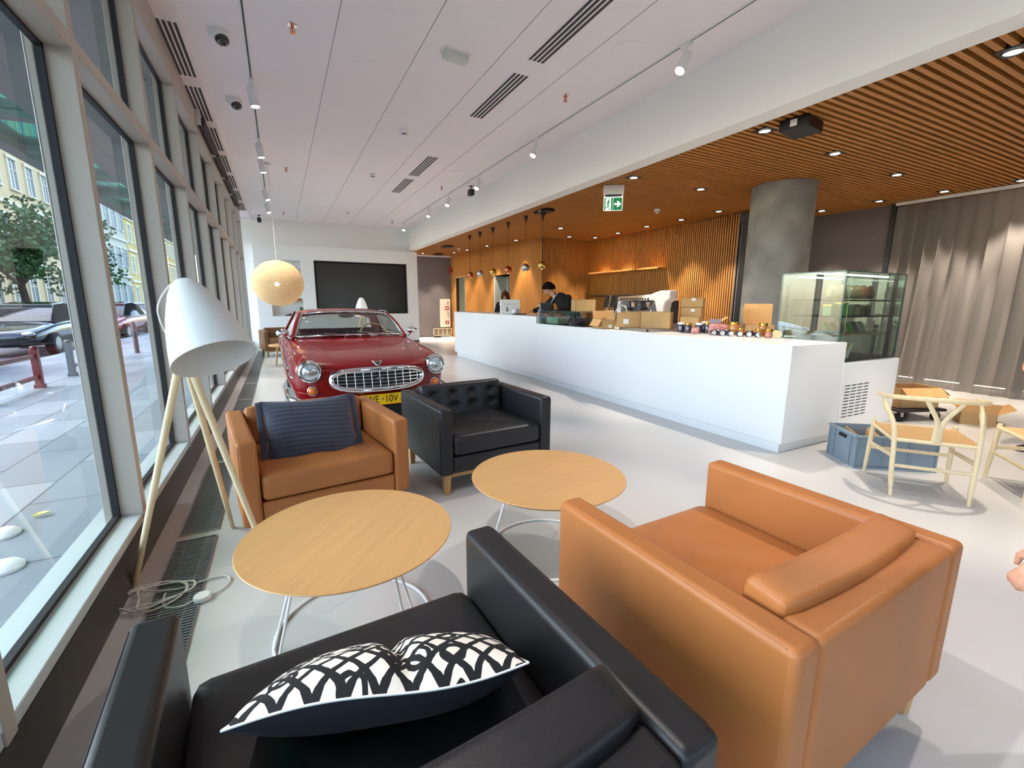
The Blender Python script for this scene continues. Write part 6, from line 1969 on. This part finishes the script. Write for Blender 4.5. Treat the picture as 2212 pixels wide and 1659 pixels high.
def hand(mb, wrist, d, n_, side=1, curl=0.5, s=1.0):
    """palm, five fingers of different length; d = along the hand, n_ = back of the hand"""
    d = Vector(d).normalized()
    n_ = (Vector(n_) - d * Vector(n_).dot(d)).normalized()
    w_ = d.cross(n_) * side
    o = Vector(wrist)
    def P(a, b_, c):
        return o + (d * a + w_ * b_ + n_ * c) * s
    mb.ring_loft([[P(a, wd * math.cos(q), th * math.sin(q)) for q in [2 * PI * k / 14 for k in range(14)]] for a, wd, th in ((-0.01, 0.026, 0.02), (0.02, 0.032, 0.018), (0.055, 0.041, 0.015), (0.09, 0.042, 0.013), (0.098, 0.036, 0.009))])
    for k, (b_, L_, r_) in enumerate(((0.031, 0.075, 0.0088), (0.0105, 0.085, 0.009), (-0.0105, 0.078, 0.0086), (-0.030, 0.06, 0.0076))):
        a0 = 0.088 - 0.004 * abs(k - 1)
        pts = [P(a0 - 0.015, b_, 0.002)]
        ang = 0.1 + curl * 0.3 + 0.05 * k
        p = Vector((a0, 0))
        seg = [L_ * 0.42, L_ * 0.32, L_ * 0.26]
        pts.append(P(p.x, b_, p.y + 0.002))
        for q in seg:
            p = p + Vector((math.cos(ang), -math.sin(ang))) * q
            pts.append(P(p.x, b_ * (1 + 0.15), p.y))
            ang += curl * 0.75
        sweep(mb, pts, [r_ * 1.08, r_ * 1.05, r_, r_ * 0.93, r_ * 0.74], 10, 3)
    sweep(mb, [P(0.018, 0.022, -0.004), P(0.04, 0.047, -0.012), P(0.066, 0.056, -0.022), P(0.088, 0.05, -0.034)], [0.014, 0.0125, 0.0105, 0.0085], 10, 4)
def torso(mb, pts, rx, ry, axis, n=20, sub=4):
    """elliptic loft along a spine; axis = shoulder direction"""
    P = catmull(pts, sub)
    ax = Vector(axis).normalized()
    rings = []
    m = len(P)
    for i, p in enumerate(P):
        t = i / (m - 1) * (len(rx) - 1)
        k = min(int(t), len(rx) - 2)
        f = t - k
        a, b_ = rx[k] + (rx[k + 1] - rx[k]) * f, ry[k] + (ry[k + 1] - ry[k]) * f
        tg_ = (P[min(i + 1, m - 1)] - P[max(i - 1, 0)]).normalized()
        u = (ax - tg_ * ax.dot(tg_)).normalized()
        v = tg_.cross(u)
        rings.append([p + u * (a * math.cos(q)) + v * (b_ * math.sin(q)) for q in [2 * PI * j / n for j in range(n)]])
    mb.ring_loft(rings)
def shoe(name, heel, toe, m, root):
    heel, toe = Vector(heel), Vector(toe)
    d = (toe - heel).normalized()
    w_ = Vector((-d.y, d.x, 0))
    L_ = (toe - heel).length
    rings = []
    for t, wd, h_ in ((0.0, 0.025, 0.075), (0.08, 0.036, 0.085), (0.3, 0.04, 0.085), (0.5, 0.044, 0.07), (0.72, 0.05, 0.055), (0.9, 0.042, 0.046), (1.0, 0.018, 0.03)):
        c = heel + d * (L_ * t)
        rings.append([c + w_ * (wd * math.cos(q)) + Vector((0, 0, 0.008 + h_ * max(0, math.sin(q)) ** 0.8 if math.sin(q) > 0 else 0.004)) for q in [2 * PI * k / 18 for k in range(18)]])
    o = MB().ring_loft(rings).build(name, m, root, smooth=60)
    sl = MB()
    pts = []
    for t, wd in ((0.0, 0.028), (0.3, 0.044), (0.72, 0.054), (0.95, 0.038), (1.02, 0.01)):
        pts.append((t, wd))
    poly = [heel + d * (L_ * t) + w_ * wd for t, wd in pts] + [heel + d * (L_ * t) - w_ * wd for t, wd in reversed(pts)]
    nn = len(poly)
    sl.add([(p.x, p.y, 0.0) for p in poly] + [(p.x, p.y, 0.02) for p in poly], [tuple(range(nn)), tuple(range(2 * nn - 1, nn - 1, -1))] + [(i, i + nn, (i + 1) % nn + nn, (i + 1) % nn) for i in range(nn)])
    sl.build('sole', 'ink', o, bevel=0.003)
    lc = MB()
    for t in (0.42, 0.5, 0.58):
        c = heel + d * (L_ * t)
        lc.tube([c + w_ * -0.026 + Vector((0, 0, 0.068)), c + Vector((0, 0, 0.09 - 0.03 * (t - 0.4))), c + w_ * 0.026 + Vector((0, 0, 0.068))], 0.003, 6)
    lc.build('laces', 'black_plastic', o)
    return o

# ---- barista leaning over the counter ------------------------------------
pr = thing('person', 'dark-haired person in a black jacket bending over the raised counter', 'person', (5.35, 7.75, 0))
O = Vector((5.35, 7.75, 0))
def loc_(pts):
    return [Vector(p) - O for p in pts]
hips, chest, neck = (5.42, 7.74, 0.98), (5.24, 7.90, 1.36), (5.10, 8.0, 1.54)
hc = Vector((5.0, 8.06, 1.655)) - O
bd = MB()
face = (-0.72, 0.28, -0.60)
X = head(bd, hc, face, (-0.45, 0.2, 0.9), 1.08)
sweep(bd, loc_([(5.12, 7.99, 1.49), (5.04, 8.04, 1.60)]), [0.06, 0.055])
ax = (0.42, 0.9, 0)
torso(bd, loc_([(5.44, 7.72, 0.9), (5.40, 7.76, 1.1), (5.26, 7.88, 1.34), (5.13, 7.98, 1.50)]), [0.15, 0.135, 0.17, 0.08], [0.10, 0.095, 0.105, 0.06], ax)
aL = [(5.16, 8.13, 1.45), (5.02, 8.28, 1.27), (4.80, 8.36, 1.185)]
aR = [(5.24, 7.73, 1.46), (5.16, 7.60, 1.24), (4.88, 7.62, 1.185)]
for a in (aL, aR):
    sweep(bd, loc_(a), [0.052, 0.042, 0.03])
hand(bd, Vector(aL[2]) - O, (-0.9, 0.25, -0.12), (0, 0, 1), 1, 0.25)
hand(bd, Vector(aR[2]) - O, (-0.9, 0.1, -0.1), (0, 0, 1), -1, 0.35)
for s in (-1, 1):
    sweep(bd, loc_([(5.45 + s * 0.04, 7.72 + s * 0.085, 0.92), (5.40 + s * 0.05, 7.74 + s * 0.11, 0.5), (5.44 + s * 0.06, 7.73 + s * 0.13, 0.08)]), [0.085, 0.058, 0.04])
body_o = bd.build('body', 'skin', pr, remesh=0.009)
head_extras(pr, body_o, X, 'hair', s=1.08)
jk = MB()
torso(jk, loc_([(5.45, 7.71, 0.84), (5.41, 7.75, 1.08), (5.27, 7.87, 1.36), (5.14, 7.97, 1.52)]), [0.2, 0.2, 0.245, 0.1], [0.15, 0.165, 0.18, 0.09], ax)
for a in (aL, aR):
    sweep(jk, loc_([Vector(a[0]) + Vector((0.02, 0, -0.0)), a[1], Vector(a[1]).lerp(Vector(a[2]), 0.86)]), [0.082, 0.066, 0.05])
sweep(jk, loc_([(5.14, 7.85, 1.52), (5.10, 8.0, 1.535), (5.1, 8.1, 1.5)]), [0.03, 0.034, 0.03])
jk.build('jacket', 'black_cloth', pr, remesh=0.012)
MB().tube(catmull(loc_([(5.10, 7.86, 1.58), (5.0, 7.86, 1.46), (4.95, 7.9, 1.34)]), 6), 0.006, 8).build('lanyard', 'paper', pr)
ts = MB()
for s in (-1, 1):
    sweep(ts, loc_([(5.45 + s * 0.04, 7.72 + s * 0.085, 0.93), (5.40 + s * 0.05, 7.74 + s * 0.11, 0.5), (5.44 + s * 0.06, 7.73 + s * 0.13, 0.09)]), [0.105, 0.078, 0.06])
    heel = Vector((5.48 + s * 0.06, 7.71 + s * 0.13, 0)) - O
    shoe('shoe', heel, heel + Vector((-0.25, 0.08, 0)), 'black_cloth', pr)
ts.build('trousers', 'black_cloth', pr, remesh=0.012)

# ---- generic standing figure -------------------------------------------------
def stander(label, loc, rz, h=1.74, top_m='black_cloth', leg_m='jeans', hair_m='hair', long=False, look=(0, 1, -0.1), arms=None, shoe_m='black_cloth', curl=0.4, legs=None, shift=(0, 0)):
    """faces local +y"""
    k = h / 1.75
    p = thing('person', label, 'person', loc, rz)
    S = lambda pts: [Vector(q) * k for q in pts]
    bd = MB()
    X_ = head(bd, Vector((0, 0.03, 1.63)) * k, look, (0, 0, 1), k)
    sweep(bd, S([(0, -0.01, 1.45), (0, 0.015, 1.55)]), [0.058 * k, 0.052 * k])
    torso(bd, S([(0, 0, 0.9), (0, 0.01, 1.1), (0, 0.0, 1.32), (0, -0.01, 1.46)]), [0.15, 0.13, 0.165, 0.07], [0.1, 0.09, 0.1, 0.06], (1, 0, 0))
    if arms is None:
        arms = [[(s * 0.19, 0, 1.40), (s * 0.245, -0.02, 1.12), (s * 0.25, 0.06, 0.86)] for s in (-1, 1)]
    for s, a in zip((-1, 1), arms):
        sweep(bd, S(a), [0.05 * k, 0.041 * k, 0.028 * k])
        d = (Vector(a[2]) - Vector(a[1])).normalized()
        hand(bd, Vector(a[2]) * k, d, (s, 0.2, 0), -s, curl)
    legs = legs or [[(s * 0.085, 0, 0.9), (s * 0.1, 0.02, 0.49), (s * 0.11, -0.02, 0.08)] for s in (-1, 1)]
    for a in legs:
        sweep(bd, S(a), [0.085 * k, 0.056 * k, 0.038 * k])
    bo = bd.build('body', 'skin', p, remesh=0.008)
    head_extras(p, bo, X_, hair_m, long, k)
    jk = MB()
    torso(jk, S([(0, 0, 0.84), (0, 0.01, 1.08), (0, 0.0, 1.33), (0, -0.01, 1.48)]), [0.175, 0.16, 0.205, 0.08], [0.125, 0.115, 0.125, 0.075], (1, 0, 0))
    for s, a in zip((-1, 1), arms):
        sweep(jk, S([a[0], a[1], Vector(a[1]).lerp(Vector(a[2]), 0.9)]), [0.072 * k, 0.058 * k, 0.045 * k])
    jk.build('jacket', top_m, p, remesh=0.012)
    ts = MB()
    torso(ts, S([(0, 0, 0.80), (0, 0, 0.9), (0, 0, 0.98)]), [0.165, 0.165, 0.15], [0.115, 0.115, 0.105], (1, 0, 0))
    for s, a in zip((-1, 1), legs):
        sweep(ts, S([a[0], a[1], Vector(a[1]).lerp(Vector(a[2]), 0.97)]), [0.098 * k, 0.072 * k, 0.058 * k])
        heel = Vector((a[2][0] * k, a[2][1] * k - 0.07, 0))
        shoe('shoe', heel, heel + Vector((s * 0.02, 0.27, 0)), shoe_m, p)
    ts.build('trousers', leg_m, p, remesh=0.012)
    return p
stander('long-haired person in a dark top looking down behind the white carton', (5.1, 10.3, 0), R(150), 1.64, hair_m='hair_brown', long=True, look=(0.1, 1, -0.55),
        arms=[[(-0.18, 0, 1.40), (-0.24, 0.06, 1.16), (-0.08, 0.30, 1.22)], [(0.18, 0, 1.40), (0.24, 0.06, 1.16), (0.07, 0.30, 1.25)]])
tag(MB().box(4.78, 5.02, 9.92, 9.97, 1.30, 1.36).build('white_tray', 'white_plastic', bevel=0.006), 'small white tray held by the long-haired person', 'tray')
stander('person in a pale yellow jacket half hidden by the far doorway', (6.62, 15.95, 0), R(95), 1.72, top_m=mat('pale yellow jacket', (226, 208, 140), 0.85), leg_m='black_cloth')
stander('person in black jacket and dark jeans standing at the right edge by the curtain', (6.26, 1.22, 0), R(62), 1.78,
        arms=[[(-0.19, 0, 1.40), (-0.25, -0.02, 1.14), (-0.20, 0.14, 0.93)], [(0.19, 0, 1.40), (0.25, -0.02, 1.12), (0.25, 0.08, 0.87)]])
stander('person in dark jeans at the right edge behind the right tan armchair, hand showing', (1.875, -0.01, 0), R(0), 1.75, top_m='black_cloth', leg_m='jeans', curl=0.9,
        arms=[[(-0.19, 0, 1.40), (-0.22, 0.10, 1.10), (-0.31, 0.25, 0.81)], [(0.19, 0, 1.40), (0.25, -0.02, 1.12), (0.25, 0.08, 0.87)]],
        legs=[[(-0.10, 0.06, 0.9), (0.03, 0.03, 0.49), (0.16, -0.14, 0.08)], [(0.09, 0, 0.9), (0.3, 0.02, 0.49), (0.42, -0.08, 0.08)]])
